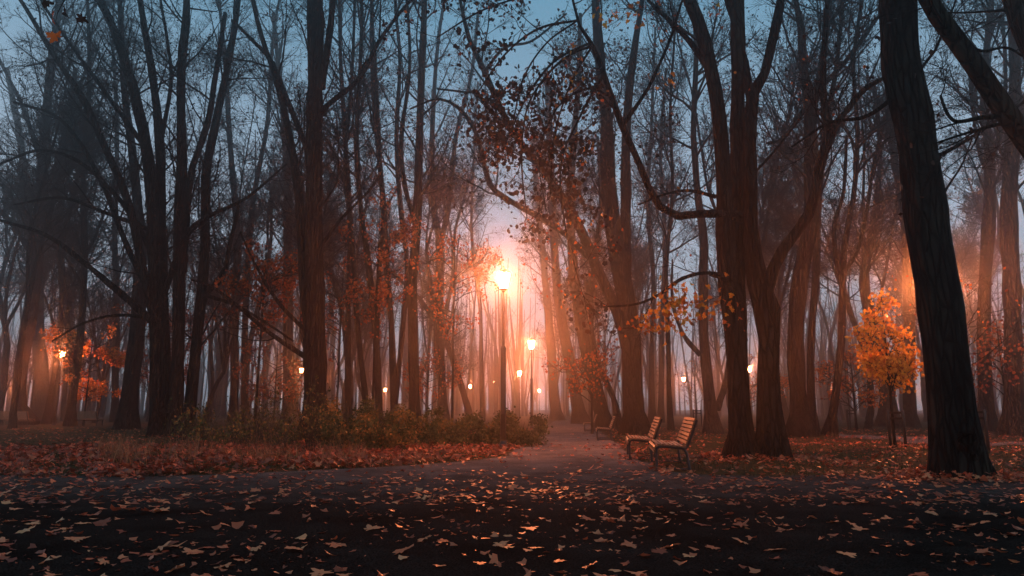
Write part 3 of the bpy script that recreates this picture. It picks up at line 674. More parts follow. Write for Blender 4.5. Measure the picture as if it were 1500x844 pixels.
# ------------------------------------------------------------------ fog-faded trees farther back
def generic(rng,kind):
    H=rng.uniform(17,23); r=rng.uniform(.10,.21); lean=rng.normal(0,.06,2)
    fork={'upright':.6,'forked':.3,'vase':.16}[kind]*H
    def stem(p0,d,L,r0,r1,k=5,up=.05):
        a=[[*p0,r0]]; p=np.array(p0,float); d=np.array(d,float)
        for i in range(k):
            d=d+np.array([*rng.normal(0,.09,2),up]); d/=np.linalg.norm(d); p=p+d*L/k; a.append([*p,r0+(r1-r0)*(i+1)/k])
        return np.array(a)
    s0=stem((0,0,-.08),(*lean,1),fork,r*1.1,r*.85); out=[s0]; top=s0[-1,:3]
    nf={'upright':2,'forked':3,'vase':4}[kind]; az=rng.uniform(0,6.28)
    for i in range(nf):
        a=az+i*6.28/nf+rng.normal(0,.3); sp=rng.uniform(.12,.34)
        out.append(stem(top-np.array([0,0,.15]),(math.cos(a)*sp,math.sin(a)*sp,1),H-fork,r*(.75 if i==0 else .58),.03,6,.07))
    for i in range(5):
        q=out[1+rng.integers(nf)]; j=rng.integers(1,4); a=rng.uniform(0,6.28)
        out.append(stem(q[j,:3],(math.cos(a),math.sin(a),.8),rng.uniform(3,5.5),q[j,3]*.5,.015,5,.14))
    return out
VAR=[]
for i,kd in enumerate(['upright','forked','vase','upright','forked','vase','upright','forked','upright','forked']):
    rng=np.random.default_rng(200+i); sm=generic(rng,kd)
    tr,tw,lf,_,_=tree_meshes(sm,rng,n1=60,n2=420,n3=1700,n4=1300,tmin=.15,len1=4.6,rmin=.011,sides=8,leaves=1700,leafsize=(.08,.17),wts=[.1]+[1]*(len(sm)-1))
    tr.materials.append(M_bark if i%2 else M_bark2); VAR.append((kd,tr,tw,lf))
rng=np.random.default_rng(9)
KW={'upright':'straight slim tree','forked':'high-forked tree','vase':'many-stemmed tree'}
LM=[(737,'the near lamp post'),(779,'the second lamp post')]+[h for h in HEROES if h[1]]
used={}
def far_tree(px,Y,v,sc=1.0):
    kd,tr,tw,lf=VAR[v%len(VAR)]
    lm=min(LM,key=lambda l:abs(l[0]-px)); side='left' if px<lm[0] else 'right'
    tone='dusky' if Y<42 else 'hazy' if Y<58 else 'faint'
    dist='close' if abs(px-lm[0])<18 else 'slightly' if abs(px-lm[0])<60 else 'well'
    lab=f"{tone} {KW[kd]} in fog, {dist} {side} of {lm[1]}"
    t=thing('tree',lab,'tree',(gx(px,Y),Y,0),rng.uniform(0,6.28),'fog-faded trees farther back in the park',sc)
    used[lab]=used.get(lab,0)+1
    link('trunk',tr,t); link('crown',tw,t)
    link('foliage',lf,t)
fars=[]
for Y0,Y1,n in ((34,44,18),(44,58,30),(58,80,38)):
    e=np.linspace(-60,1560,n+1)
    for i in range(n):
        px=rng.uniform(e[i],e[i+1]); Y=rng.uniform(Y0,Y1)
        if 742<px<872 and Y>30: 
            if Y<60: continue
        if abs(px-737)<14 or abs(px-761)<16 or abs(px-779)<16 or abs(px-1004)<12 or abs(px-437)<0: continue
        if (565<px<730 or 955<px<1045 or 1200<px<1330) and rng.random()<.6: continue     # clearings full of pale fog
        if Y<58 and rng.random()<(.42 if px<450 else .25): continue
        fars.append((px,Y))
for i,(px,Y) in enumerate(fars): far_tree(px,Y,int(rng.integers(10)),rng.uniform(.85,1.15))
# the wood beyond reads as one mass
VV=[];QQ=[];o=0
sp=[];sr=[]
for i in range(820):
    Y=rng.uniform(80,205); px=rng.uniform(-120,1620)
    if 772<px<826 and Y<125: continue
    x=gx(px,Y); n=rng.integers(1,4); r=rng.uniform(.10,.28)
    h0=rng.uniform(2,9); pts=[[x,Y,-.1,r],[x+rng.normal(0,.2),Y,h0,r*.8]]
    for j in range(n):
        l=rng.normal(0,.14); H=rng.uniform(15,22)
        q=smoothpath([[x,Y,-.1,r*1.3],[x+rng.normal(0,.1),Y,h0*.4,r],[x+rng.normal(0,.12),Y,h0,r*.85],[x+l*5,Y+rng.normal(0,1),h0+5,r*.6],[x+l*9,Y+rng.normal(0,2),H,.04]],9); sp.append(q[:,:3]); sr.append(q[:,3])
sp=np.array(sp);sr=np.array(sr)
A=spawn(sp,sr,3600,rng,t=(.25,1),ang=(25,60),ratio=(.15,.4),k=4,up=.12,rmin=.02,rlen=.012)
B=spawn(*A,7000,rng,t=(.1,1),ratio=(.4,.8),k=3,up=.06,rmin=.014)
for (p,r),s in (((sp,sr),4),(A,3),(B,3)):
    v,q=tubes(p,r,s); VV.append(v); QQ.append(q+o); o+=len(v)
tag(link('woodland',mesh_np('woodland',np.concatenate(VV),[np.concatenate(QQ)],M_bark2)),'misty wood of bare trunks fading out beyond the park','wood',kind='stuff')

# ------------------------------------------------------------------ young maples with leaves under the big trees
def maple(label,px,Y,py_lo,py_hi,half_px,n,m,tone,seed,size=(.08,.14),group='red-leaved young maples under the tall trees',trunkw=.05,lean=0.):
    rng=np.random.default_rng(seed); zlo=at(px,py_lo,Y)[0][2]; zhi=at(px,py_hi,Y)[0][2]; s=at(px,(py_lo+py_hi)/2,Y)[1]; half=half_px*s
    st=[np.array([[0,0,-.06,trunkw*1.2],[lean*.3,0,zlo*.6,trunkw],[lean*.7,0,(zlo+zhi)/2,trunkw*.6],[lean,0,zhi,.01]])]
    for i in range(14):
        a=rng.uniform(0,6.28); z=zlo+(zhi-zlo)*rng.uniform(-.02,.75); f=(z-zlo)/(zhi-zlo); L=half*math.sin(math.pi*(.18+.7*max(f,0)))*rng.uniform(.7,1.1)
        st.append(np.array([[lean*.5,0,z-.25,trunkw*.45],[lean*.5+math.cos(a)*L*.5,math.sin(a)*L*.5,z+.1,trunkw*.28],[lean*.5+math.cos(a)*L,math.sin(a)*L,z+.12+rng.uniform(0,.3),.006]]))
    tr,tw,_,tips,_=tree_meshes(st,rng,n1=40,n2=160,n3=420,n4=0,tmin=.25,len1=half*.6,rmin=.0045+.0001*Y,sides=7,wts=[.3]+[1]*14,flare=1.2)
    tr.materials.append(M_bark)
    t=thing('young_maple',label,'tree',(gx(px,Y),Y,0),0,group)
    link('trunk',tr,t); link('crown',tw,t)
    P=tips[0]; ii=rng.integers(0,len(P),n); pts=P[ii,rng.integers(1,P.shape[1],n)]+rng.normal(0,.09,(n,3))
    pts=pts[pts[:,2]>zlo*.85]
    foliage_at(t,pts,rng.uniform(*size,len(pts)),rng,m,rng.uniform(*tone,len(pts)),'five')
    return t
M1=[
 ('reddish maple crown glowing in the haze left of the near lamp head',662,29,480,335,60,750,(.2,.8),301),
 ('small red-leaved maple among slender stems right of the straight black trunk',545,29,470,290,58,1500,(.15,.7),302),
 ('dark red maple between the clump of stems and the straight trunk',372,27,470,330,60,1700,(.1,.6),303),
 ('low spreading maple lit fiery orange by the lamp behind the bent trunks',122,41,580,478,66,3200,(.55,1),304),
 ('low hazy maple sheltering the small lamp beside the forked stems',625,42,600,520,50,1000,(.2,.7),305),
 ('low dim maple behind the straight black trunk, near the half-hidden lamp',400,40,590,500,62,1400,(.15,.6),306),
 ('hazy leafy maple beside the leaning trunks right of the second lamp',868,29,585,520,48,500,(.15,.7),307),
 ('wide hazy maple right of the huge leaning trunk',1480,27,575,470,56,800,(.1,.6),308),
 ('pale hazy maple beneath the stout forked blue-grey tree',1100,45,600,540,60,900,(.3,.8),309),
 ('soft orange maple in the haze just left of the golden young tree',1255,33,595,520,42,900,(.3,.9),310),
 ('dark rusty maple filling the gap behind the clump of stems',235,38,560,430,70,1600,(.1,.5),311),

 ('thin red maple against the slender stems, high and sparse',492,32,520,400,48,900,(.15,.6),313),
]
for lab,px,Y,lo,hi,hp,n,tn,sd in M1: maple(lab,px,Y,lo,hi,hp,n,M_autumn,tn,sd)

# ------------------------------------------------------------------ staked saplings
def stakes(t,xs,H,D=.0):
    """three posts joined by rails around a young trunk (local coordinates)"""
    for i,(x,y) in enumerate(xs):
        mb=MB(); mb.lathe([(.036,-.1),(.036,H-.03),(.03,H),(.0,H+.006)],10,(x,y,0),cap=True); mb.build('stake',M_stake,t,True)
    n=len(xs)
    for z in (H-.06,H-.20):
        for i in range(n):
            a=np.array(xs[i]); b=np.array(xs[(i+1)%n]); mdl=(a+b)/2; L=np.linalg.norm(b-a)/2
            MB().box((mdl[0],mdl[1],z+.004*i),(L,.012,.025),rz=math.atan2(b[1]-a[1],b[0]-a[0])).build('rail',M_stake,t)
gd=17.6
g=maple('golden young tree glowing bright yellow-orange inside its wooden stakes',1312,gd,572,436,27,2300,M_gold,(.0,1),320,size=(.06,.11),group=None,trunkw=.03)
g['category']='tree'
stakes(g,[(-.20,-.16),(.14,-.22),(.10,.20)],.98)
def bare_sapling(label,px,Y,Htop,seed,spread=1.0,lv=120):
    rng=np.random.default_rng(seed); st=[np.array([[0,0,-.06,.028],[.02,0,Htop*.4,.022],[-.02,.02,Htop*.7,.015],[0,0,Htop,.005]])]
    for i in range(22):
        z=rng.uniform(.38,.93)*Htop; a=rng.uniform(0,6.28); L=(1-z/Htop*.75)*1.5*spread*rng.uniform(.6,1.1)
        st.append(np.array([[0,0,z,.009],[math.cos(a)*L*.5,math.sin(a)*L*.5,z+L*.32,.006],[math.cos(a)*L,math.sin(a)*L,z+L*.75,.003]]))
    tr,tw,lf,_,_=tree_meshes(st,rng,n1=50,n2=110,n3=160,n4=0,tmin=.2,len1=.7,rmin=.003,sides=6,leaves=lv,leafsize=(.06,.1),leafmat=M_autumn,wts=[.01]+[1]*22,flare=1.1)
    tr.materials.append(M_bark)
    t=thing('young_tree',label,'tree',(gx(px,Y),Y,0),0,None)
    link('trunk',tr,t); link('crown',tw,t)
    if lf: link('foliage',lf,t)
    stakes(t,[(-.2,-.16),(.22,-.16),(.02,.22)],1.0); return t
bare_sapling('bare whip-thin sapling in wooden stakes right of the huge leaning trunk',1428,16.3,3.9,321,1.2)
bare_sapling('tiny staked sapling in the fog beyond the nearest bench',1021,38,3.4,322,.8)
bare_sapling('faint staked sapling in the fog left of the golden young tree',1246,34,3.2,323,.8)

# ------------------------------------------------------------------ street lamps
GL=[(.095,0),(.185,.40)]
def make_lamp():
    t=thing('street_lamp','','street lamp',(0,0,0))
    MB().lathe([(.13,-.05),(.13,.05),(.10,.10),(.085,.16),(.08,.2)],20).build('base',M_metal,t,True)
    MB().lathe([(.078,.2),(.074,1.2),(.070,2.52),(.076,2.56),(.076,2.62),(.045,2.68)],18).build('lower_pole',M_metal,t,True)
    MB().lathe([(.034,2.66),(.032,3.4),(.030,4.17)],14).build('upper_pole',M_metal,t,True)
    MB().box((0,-.076,.75),(.045,.012,.14)).build('hatch',M_metal,t)
    h=MB().lathe([(.03,4.14),(.05,4.16),(.10,4.20),(.11,4.235),(.102,4.25)],16).build('lantern',M_metal,t,True)
    mb=MB()
    for i in range(6):
        a=i*math.pi/3; c_,s_=math.cos(a),math.sin(a)
        mb.tube([(.103*c_,.103*s_,4.24),(.196*c_,.196*s_,4.66)],.009,6)
    mb.build('lantern_frame',M_metal,h)
    MB().lathe([(.093,4.245),(.178,4.655)],6).build('glass',M_glow,h)
    MB().lathe([(.205,4.655),(.21,4.675),(.15,4.73),(.07,4.79),(.03,4.81),(.022,4.86),(.0,4.88)],18).build('cap',M_metal,h,True)
    return t
LAMP=[
 (737,18.3,'nearest lamp post, tall with a blazing lantern, before the low shrubs',None),
 (779,37,'second glowing lamp along the path, right of the nearest lamp post',None),
 (761,67,'third small lamp along the path, between the two brighter ones',None),
 (725,92,'faint lamp just left of the nearest lamp post pole',None),
 (438,62,'lamp half hidden behind the tall straight black trunk',None),
 (79,43,'lamp burning inside fiery leaves between the bent trunks',None),
 (1004,80,'small lamp in the fog above the second bench',None),
 (1392,19.6,'lamp hidden behind the huge leaning trunk, lighting the golden tree',None),
 (637,112,'tiny lamp low among stems left of the tuning-fork tree',None),
 (688,105,'tiny lamp between the slanting trunk and the thin stem',None),
 (790,130,'farthest tiny lamp down the path',None),
 (882,112,'tiny lamp glimpsed between the leaning path-side trunks',None),
 (1232,118,'tiny lamp beside the swaying forked trunk',None),
 (1343,125,'tiny lamp just left of the huge leaning trunk foot',None),
 (1497,105,'distant lamp at the picture edge by the wide blue-grey trunk',None),
 (21,105,'distant lamp beside the sickle-bowed trunk',None),
 (4,112,'distant lamp at the very edge above the left bench',None),
 (563,125,'tiniest lamp low between the slender stems',None),
 (1102,60,'lamp seen through the slit between the multi-stemmed trunks',None),
]
lamp0=make_lamp(); glass2=None
for i,(px,Y,lab,_) in enumerate(LAMP):
    o=lamp0 if i==0 else copy_tree(lamp0)
    o.location=(gx(px,Y),Y,0); tag(o,lab,'street lamp','lit street lamps in the park')
    if Y>30 and px not in (79,438):
        for c in o.children_recursive:
            if c.name.startswith('glass'):
                if glass2 is None: glass2=c.data.copy(); glass2.materials[0]=M_glow2
                c.data=glass2
# correct px for head rather than foot is negligible: the posts are plumb

# ------------------------------------------------------------------ benches
def make_bench():
    """faces -x; origin under the middle of the seat"""
    t=thing('park_bench','','bench',(0,0,0))
    seat=[(-.30,.36),(-.285,.41),(-.24,.435),(-.16,.437),(-.07,.43),(.02,.42),(.11,.41)]
    for sgn in (-1,1):
        y=sgn*.86
        f=MB()
        f.tube([(-.285,y,.0),(-.285,y,.30),(-.28,y,.375),(-.24,y,.405),(-.1,y,.405),(.08,y,.385),(.2,y,.375)],.024,6)
        f.tube([(.2,y,.37),(.25,y,.45),(.33,y,.64),(.405,y,.85)],.024,6)
        f.tube([(.17,y,.375),(.215,y,.30),(.26,y,.0)],.024,6)
        f.tube([(-.285,y,.035),(.0,y,.04),(.25,y,.035)],.016,6)
        f.box((-.285,y,.008),(.05,.03,.008)); f.box((.26,y,.008),(.05,.03,.008))
        f.build('side_frame',M_metal,t)
    MB().tube([(0,-.86,.385),(0,.86,.385)],.014,6).build('crossbar',M_metal,t)
    # front curl and seat slats
    sl=MB().box((0,0,0),(.0245,.93,.013)).mesh('slat',M_wood)
    def slat(x,z,a):
        o=link('slat',sl,t,(x,0,z)); o.rotation_euler=(0,a,0)
    slat(-.318,.335,math.radians(-80)); slat(-.305,.405,math.radians(-52))
    for i in range(6): slat(-.245+i*.078,.442-i*.006,math.radians(4))
    for i in range(7):
        f=i/6; x=.222+f*.155; z=.475+f*.385
        slat(x,z,math.radians(-68))
    return t
b0=make_bench()
def bench(o,px,Y,rz,lab,dx=0,sc=1): o.location=(gx(px,Y)+dx,Y,.004); o.rotation_euler=(0,0,rz); o.scale=(sc,)*3; tag(o,lab,'bench','park benches')
bench(b0,982,12.35,math.radians(-8.6),'nearest slatted bench at the path edge, its back slats catching the lamp light',sc=.97)
b1=copy_tree(b0); bench(b1,940,14.9,math.radians(-8),'second slatted bench, directly behind the nearest one',sc=.95)
b2=copy_tree(b0); bench(b2,886,23.5,math.radians(-6),'third bench, dark and hazy, before the leaning path-side trunks',sc=.88)
b3=copy_tree(b0); bench(b3,864,33,math.radians(-5),'farthest bench beside the path, only its back catching light',sc=.88)
b4=copy_tree(b0); bench(b4,124,41,math.radians(-92),'long bench in the fog seen from behind, right of the bent trunks',sc=1.0)
b5=copy_tree(b0); bench(b5,22,41,math.radians(-90),'bench in the fog behind the sickle-bowed trunk',sc=1.0)

# ------------------------------------------------------------------ shrubs along the path
def shrub(label,px,Y,half,H,n,seed,tone=(0,.85),name='shrub',depth=.7):
    rng=np.random.default_rng(seed)
    st=[]
    for i in range(10):
        a=rng.uniform(0,6.28); q=rng.uniform(.2,.9)
        st.append(np.array([[rng.normal(0,.08),rng.normal(0,.08),-.03,.012],[math.cos(a)*half*q*.5,math.sin(a)*depth*q*.5,H*.5,.008],[math.cos(a)*half*q,math.sin(a)*depth*q,H*rng.uniform(.7,1)*(1-.3*q),.003]]))
    P=np.array([smoothpath(s,8)[:,:3] for s in st]); R=np.array([smoothpath(s,8)[:,3] for s in st])
    A=spawn(P,R,70,rng,t=(.25,1),ang=(20,70),ratio=(.3,.7),k=4,up=.08,rmin=.003,minlen=.15)
    VV=[];QQ=[];o=0
    for (p,r),s in (((P,R),4),(A,3)):
        v,q=tubes(p,r,s); VV.append(v);QQ.append(q+o);o+=len(v)
    t=thing(name,label,'shrub',(gx(px,Y),Y,float(height(gx(px,Y),Y))),0,'low shrubs lining the path')
    link('stems',mesh_np('stems',np.concatenate(VV),[np.concatenate(QQ)],M_twig),t)
    cl=rng.normal(size=(46,3)); cl/=np.linalg.norm(cl,axis=1,keepdims=True); cl*=rng.uniform(.5,1,(46,1))**.5; cl[:,2]=rng.uniform(.1,1.25,46)*(1-.35*(cl[:,0]**2))*(.8+.35*np.sin(cl[:,0]*5+seed))
    ii=rng.integers(0,46,n); p=cl[ii]*np.array([half,depth,H*.9])+rng.normal(0,.09,(n,3))*np.array([1,1,.8]); p[:,2]=np.clip(p[:,2],.02,None)
    ctone=rng.uniform(*tone,46)
    foliage_at(t,p,rng.uniform(.035,.10,n),rng,M_green,np.clip(ctone[ii]+rng.normal(0,.12,n),0,1),'quad')
    return t
for i,(px,Y,hf,H,n,tn,lab) in enumerate([
 (762,19.6,.85,.72,3600,(0,.5),'dark rounded shrub at the path corner right of the lamp foot'),
 (716,19.8,.95,.74,3600,(0,.6),'low shrub directly behind the foot of the nearest lamp post'),
 (672,19.2,.95,.72,3400,(0,.65),'low shrub just left of the nearest lamp post, olive and brown'),
 (630,18.6,.95,.78,3400,(0,.8),'wide low shrub under the slanting trunk, rust-tipped'),
 (588,18.0,.9,.88,3400,(.1,.9),'green-brown shrub in front of the V-forked stem'),
 (545,17.6,.85,.98,3200,(.1,1),'taller shrub with yellowing tips beside the weeds'),
 (505,17.3,.7,1.0,3000,(.2,1),'yellow-tipped shrub just right of the straight black trunk')]):
    shrub(lab,px,Y,hf,H,n,400+i,tn)
# tall weeds and bramble between
rng=np.random.default_rng(410)
n=620; pxs=rng.uniform(255,530,n); Ys=rng.uniform(15.5,22,n); X=(pxs-750)/F*(Ys*ct-.18); hh=rng.uniform(.35,1.0,n)*(1.05+.6*np.sin(pxs*.045)*np.sin(pxs*.11+1))*np.where(pxs>380,1.15,.95)
P=np.zeros((n,6,3)); P[:,0]=np.stack([X,Ys,np.zeros(n)],1); d=np.stack([rng.normal(0,.2,n),rng.normal(0,.2,n),np.ones(n)],1)
for j in range(1,6):
    d=d+rng.normal(0,.12,(n,3)); d/=np.linalg.norm(d,axis=1,keepdims=True); P[:,j]=P[:,j-1]+d*(hh/5)[:,None]
R=np.linspace(.005,.002,6)[None].repeat(n,0)
A=spawn(P,R,2400,rng,t=(.3,1),ang=(30,70),ratio=(.2,.45),k=3,up=.03,rmin=.0022,minlen=.08)
v1,q1=tubes(P,R,3); v2,q2=tubes(*A,3)
wd=tag(bpy.data.objects.new('undergrowth',mesh_np('undergrowth',np.concatenate([v1,v2]),[np.concatenate([q1,q2+len(v1)])],M_twig)),'tangle of tall weeds around the foot of the straight black trunk','weeds',kind='stuff'); C.objects.link(wd)
nl=3600; ii=rng.integers(0,2400,nl); pts=A[0][ii,rng.integers(1,3,nl)]+rng.normal(0,.02,(nl,3)); lf=foliage_at(wd,pts,rng.uniform(.03,.09,nl),rng,M_green,rng.uniform(.5,1,nl)*rng.choice([.5,1],nl),'quad')
# dry grass blades, arched
def blades(name,X,Y,Hb,wd_,rng,m,label,lean=.5,k=4,zoff=0):
    n=len(X); az=rng.uniform(0,6.28,n); le=rng.uniform(.1,lean,n)*1.6
    z0=height(X,Y)
    t=np.linspace(0,1,k)[None]
    bx=X[:,None]+np.cos(az)[:,None]*le[:,None]*Hb[:,None]*t**2; by=Y[:,None]+np.sin(az)[:,None]*le[:,None]*Hb[:,None]*t**2; bz=z0[:,None]+Hb[:,None]*(t-.45*le[:,None]*t**2.5)
    wx=-np.sin(az)[:,None]*wd_[:,None]*(1-t*.9)*.5; wy=np.cos(az)[:,None]*wd_[:,None]*(1-t*.9)*.5
    V=np.stack([np.stack([bx-wx,by-wy,bz],-1),np.stack([bx+wx,by+wy,bz],-1)],2).reshape(-1,3)
    b=np.arange(n)[:,None]*k*2; j=np.arange(k-1)[None]*2
    Q=np.stack([b+j,b+j+1,b+j+3,b+j+2],-1).reshape(-1,4)
    o=link(name,mesh_np(name,V,[Q],m,False,np.repeat(rng.uniform(0,1,n),k*2))); return tag(o,label,'grass',kind='stuff')
n=1500; cx=rng.uniform(120,620,26); px=cx[rng.integers(0,26,n)]+rng.normal(0,11,n); Y=rng.uniform(12.2,16,n); X=(px-750)/F*Y
blades('dry_grass',X,Y,rng.uniform(.2,.7,n),rng.uniform(.006,.014,n),rng,M_straw,'arching straw-coloured dry grass before the shrubs',lean=1.0,k=5)
def scatter(n,ylo,yhi,inside=False,pxlo=-30,pxhi=1530,rng=rng,pw=1.0):
    u=rng.uniform(0,1,n*3); Y=ylo+(yhi-ylo)*u**pw; px=rng.uniform(pxlo,pxhi,n*3); X=(px-750)/F*Y
    p=on_path(X,Y); k=(p>.0) if inside else (p<-.02); return X[k][:n],Y[k][:n]
def clumpy(X,Y,lo,hi,f=1.0):
    """keep leaves in drifts: probability between lo and hi following a patchy field"""
    q=np.sin(X*1.9*f+1.3*np.sin(Y*1.1*f))*np.sin(Y*2.3*f+1.7*np.sin(X*.8*f))+.5*np.sin(X*5.1*f+Y*3.7*f)
    k=rng.random(len(X))<lo+(hi-lo)*np.clip(.5+.6*q,0,1); return X[k],Y[k]
X,Y=scatter(9000,10.6,15,pxhi=700); X,Y=clumpy(X,Y,-.3,1.1,1.3); blades('grass_tuft',X,Y,rng.uniform(.08,.24,len(X)),rng.uniform(.006,.012,len(X)),rng,M_grass,'longer grass poking up through the leaf bank',lean=.9,k=4)
X,Y=scatter(40000,10.5,34); blades('grass',X,Y,rng.uniform(.03,.10,len(X)),rng.uniform(.004,.008,len(X))*1.6,rng,M_grass,'short dark grass of the lawns under fallen leaves',k=3)

# ------------------------------------------------------------------ fallen leaves
FL=[]; names=['dark brown','rust red','russet','tan orange','pale tan','cream']
for ti,tv in enumerate((.08,.25,.42,.6,.78,.95)):
    for s in range(3): FL.append((names[ti],['flat','curled','crumpled'][s],leaf_mesh('simple' if s==2 else 'maple',tv,M_fallen,500+ti*3+s,[.06,.2,.34][s])))
rng=np.random.default_rng(611)
zones=[(-9,9,0,5.2,'nearest asphalt'),(-9,9,5.2,6.6,'asphalt just ahead'),(-9,9,6.6,8.2,'mid paving'),(-9,9,8.2,11.2,'far paving')]
cnt=0; tries=0; placed=[]
while cnt<300 and tries<9000:
    tries+=1
    Y=4.0+7.0*rng.random()**1.15; px=rng.uniform(-20,1520); x=gx(px,Y)
    # thicker on the west side by the leaf bank, thin in the middle of the asphalt
    dens=.55+.45*math.sin(x*1.1+2)*math.sin(Y*1.6)+(.35 if x<-1.5 else 0)
    if rng.random()>dens or on_path(x,Y)<0: continue
    if any((x-a)**2+(Y-b)**2<(.10)**2 for a,b in placed): continue
    placed.append((x,Y)); 
    col,shape,me=FL[int(np.clip(rng.normal(10.8,4.2),0,17))]
    size=rng.uniform(.10,.215)*(.72 if shape=='crumpled' else 1)
    o=link('fallen_leaf',me,None,(x,Y,.006+size*.05+(.01 if shape!='flat' else 0))); o.scale=(size,size,size*rng.uniform(.7,1.3))
    tl=.08 if shape=='flat' else .25
    o.rotation_euler=(rng.normal(0,tl),rng.normal(0,tl),rng.uniform(0,6.28))
    zn=next(z[4] for z in zones if z[2]<=Y<z[3])
    f=(px)/1500; hz='near leaf bank' if f<.25 else 'below weeds' if f<.42 else 'in line with lamps' if f<.58 else 'in line with benches' if f<.75 else 'toward leaning trunk'
    az=math.degrees(o.rotation_euler[2])%360; tip='left' if 45<az<=135 else 'forward' if 135<az<=225 else 'right' if 225<az<=315 else 'away'
    sz='small' if size<.12 else 'large' if size>.165 else 'middling'
    tag(o,f'{sz} {shape} {col} leaf, tip {tip}, {zn}, {hz}','leaf','fallen maple leaves on the asphalt'); cnt+=1
def litter(name,X,Y,z,size,tilt,rng,label,kind='simple',tone=(.0,1)):
    n=len(X); nr=np.stack([rng.normal(0,tilt,n),rng.normal(0,tilt,n),np.ones(n)],1)
    v,f,tn=leaf_cloud(np.stack([X,Y,z],1),size,nr,rng,np.clip(rng.beta(2,2.4,n)*(tone[1]-tone[0])+tone[0],0,1),kind,.14)
    return tag(link(name,mesh_np(name,v,f,M_fallen,False,tn)),label,'leaves',kind='stuff')
# on paving beyond the individuals
X,Y=scatter(5200,7.5,40,True,-30,1530,pw=1.2); k=rng.random(len(X))<np.where(Y>11.5,.22,1); X,Y=X[k],Y[k]; X,Y=clumpy(X,Y,.15,.9); litter('path_leaf_litter',X,Y,np.full(len(X),.022),rng.uniform(.06,.14,len(X)),.16,rng,'scattered small leaves on the path')
X,Y=scatter(3000,4.1,10,True); X,Y=clumpy(X,Y,.05,1,.8); litter('small_leaf_litter',X,Y,np.full(len(X),.012),.02+.10*rng.random(len(X))**2,.25,rng,'scraps of leaf scattered on the asphalt')
# leaf bank: piled at the west edge, upturned
X,Y=scatter(11000,10.2,18.5,False,-30,760,pw=1.3); X,Y=clumpy(X,Y,.08,1); k=2300; litter('leaf_bank',X[:k],Y[:k],height(X[:k],Y[:k])+rng.uniform(.02,.12,k),rng.uniform(.10,.18,k),.55,rng,'biggest star-shaped leaves on top of the leaf bank','maple',(.0,.85)); X=X[k:]; Y=Y[k:]; litter('leaf_bank',X,Y,height(X,Y)+rng.uniform(.01,.13,len(X)),rng.uniform(.08,.17,len(X)),.55,rng,'deep bank of red and brown leaves along the path edge','simple',(.0,.5))
# leaves spilling from the verge over the edge of the paving
n=9000; Y=rng.uniform(9.2,20,n); X=rng.uniform(-9,8,n); d=on_path(X,Y); k=rng.random(n)<np.exp(-np.maximum(d,0)/.55)*(d>-.2); X,Y=X[k],Y[k]; X,Y=clumpy(X,Y,.2,1,1.4)
litter('verge_leaf_litter',X,Y,np.full(len(X),.02)+rng.uniform(0,.05,len(X))+np.maximum(height(X,Y),0),rng.uniform(.07,.16,len(X)),.3,rng,'leaves drifted from the verges onto the edge of the asphalt','simple',(.05,.95))
X,Y=scatter(15000,10.4,36,False,pw=1.2); X,Y=clumpy(X,Y,.15,1,.7); litter('lawn_leaf_litter',X,Y,height(X,Y)+rng.uniform(.01,.07,len(X)),rng.uniform(.07,.13,len(X)),.4,rng,'leaves scattered all over the lawns')

# drifts of leaves caught round the feet of the two nearest big trees
for bx,by,rr,n in ((gx(1408,gdepth(700)),gdepth(700),.62,330),(gx(1108,gdepth(672)),gdepth(672)-.1,.95,420)):
    a=rng.uniform(0,6.28,n); q=rr*(.75+np.abs(rng.normal(0,.5,n))); X=bx+np.cos(a)*q*1.15; Y=by+np.sin(a)*q*.9
    litter('drifted_leaf_litter',X,Y,np.maximum(height(X,Y),0)+rng.uniform(.01,.12,n)*np.exp(-(q-rr*.75)*2),rng.uniform(.08,.16,n),.5,rng,'leaves drifted against the foot of a big trunk','maple',(.1,1))
o=link('fallen_leaf',FL[10][2],None,(b0.location[0]-.12,b0.location[1]-.45,.47)); o.scale=(.16,)*3; o.rotation_euler=(.1,.15,2.0)
tag(o,'tan maple leaf lying on the seat of the nearest bench','leaf')
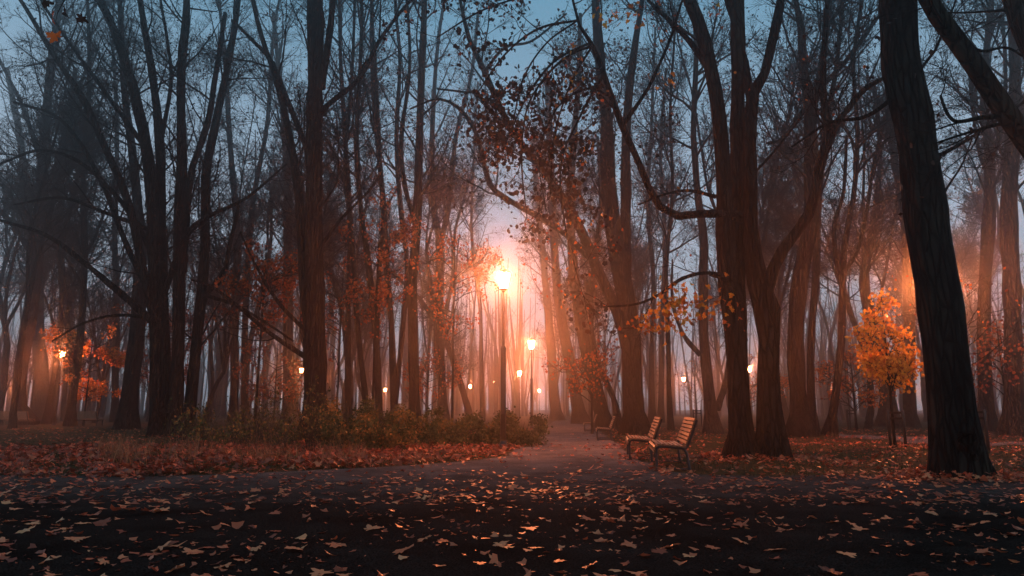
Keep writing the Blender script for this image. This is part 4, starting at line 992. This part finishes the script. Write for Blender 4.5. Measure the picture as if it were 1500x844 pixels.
# a few leaves hanging close to the camera in the upper corner, on a twig of a nearer tree
rng=np.random.default_rng(8)
tw=thing('twig','twig with few orange and brown maple leaves hanging close in the upper corner','twig',tuple(at(95,-30,3.4)[0]))
o0=np.array(tw.location)
MB().tube([at(*q,3.4)[0]-o0 for q in ((260,-160),(180,-80),(110,-30),(84,20),(82,30))],[.008,.006,.004,.002,.0015],5).build('stem',M_twig,tw)
for (x,y,s,ro,pool) in [(81,54,.105,(1.35,.1,.4),TL[2]),(77,26,.09,(1.2,.3,2.0),TL[0]),(120,26,.08,(1.3,-.3,3.6),TLD[2]),(96,18,.08,(1.9,.3,5.),TLD[1]),(68,2,.08,(1.5,.3,1.),TLD[2])]:
    l=link('leaf',pool,tw,tuple(at(x,y,3.4)[0]-o0)); l.scale=(s,)*3; l.rotation_euler=ro

# ------------------------------------------------------------------ the air
hz=MB(); 
X0,X1,Y0,Y1,Z0,Z1=-190,190,-40,220,-1.2,30
V=np.array([[x,y,z] for x in (X0,X1) for y in (Y0,Y1) for z in (Z0,Z1)]); Qh=np.array([[0,1,3,2],[4,6,7,5],[0,4,5,1],[2,3,7,6],[0,2,6,4],[1,5,7,3]])
M_haze=bpy.data.materials.new('haze'); M_haze.use_nodes=True; t=M_haze.node_tree
for n_ in list(t.nodes):
    if n_.type!='OUTPUT_MATERIAL': t.nodes.remove(n_)
pv=t.nodes.new('ShaderNodeVolumePrincipled'); pv.inputs['Density'].default_value=FOG_DENSITY; pv.inputs['Color'].default_value=(.93,.93,.93,1); pv.inputs['Anisotropy'].default_value=.9
t.links.new(pv.outputs[0],t.nodes['Material Output'].inputs['Volume'])
tag(link('haze',mesh_np('haze',V,[Qh],M_haze,False)),'cold evening fog filling the park','fog',kind='stuff')
# things alike in every word so far are told apart by which stands nearer
tops={}
for o in C.objects:
    if o.parent is None and 'label' in o.keys(): tops.setdefault(o['label'],[]).append(o)
for lab,os_ in tops.items():
    if len(os_)>1:
        os_.sort(key=lambda o:o.location[1]); n=len(os_)
        for i,o in enumerate(os_):
            o['label']=lab.replace(' in fog','')+(', '+('nearer','farther')[i]+' of two' if n==2 else ', '+('nearest','middle','farthest')[i]+' of three' if n==3 else f', number {i+1} counted away from the viewer')
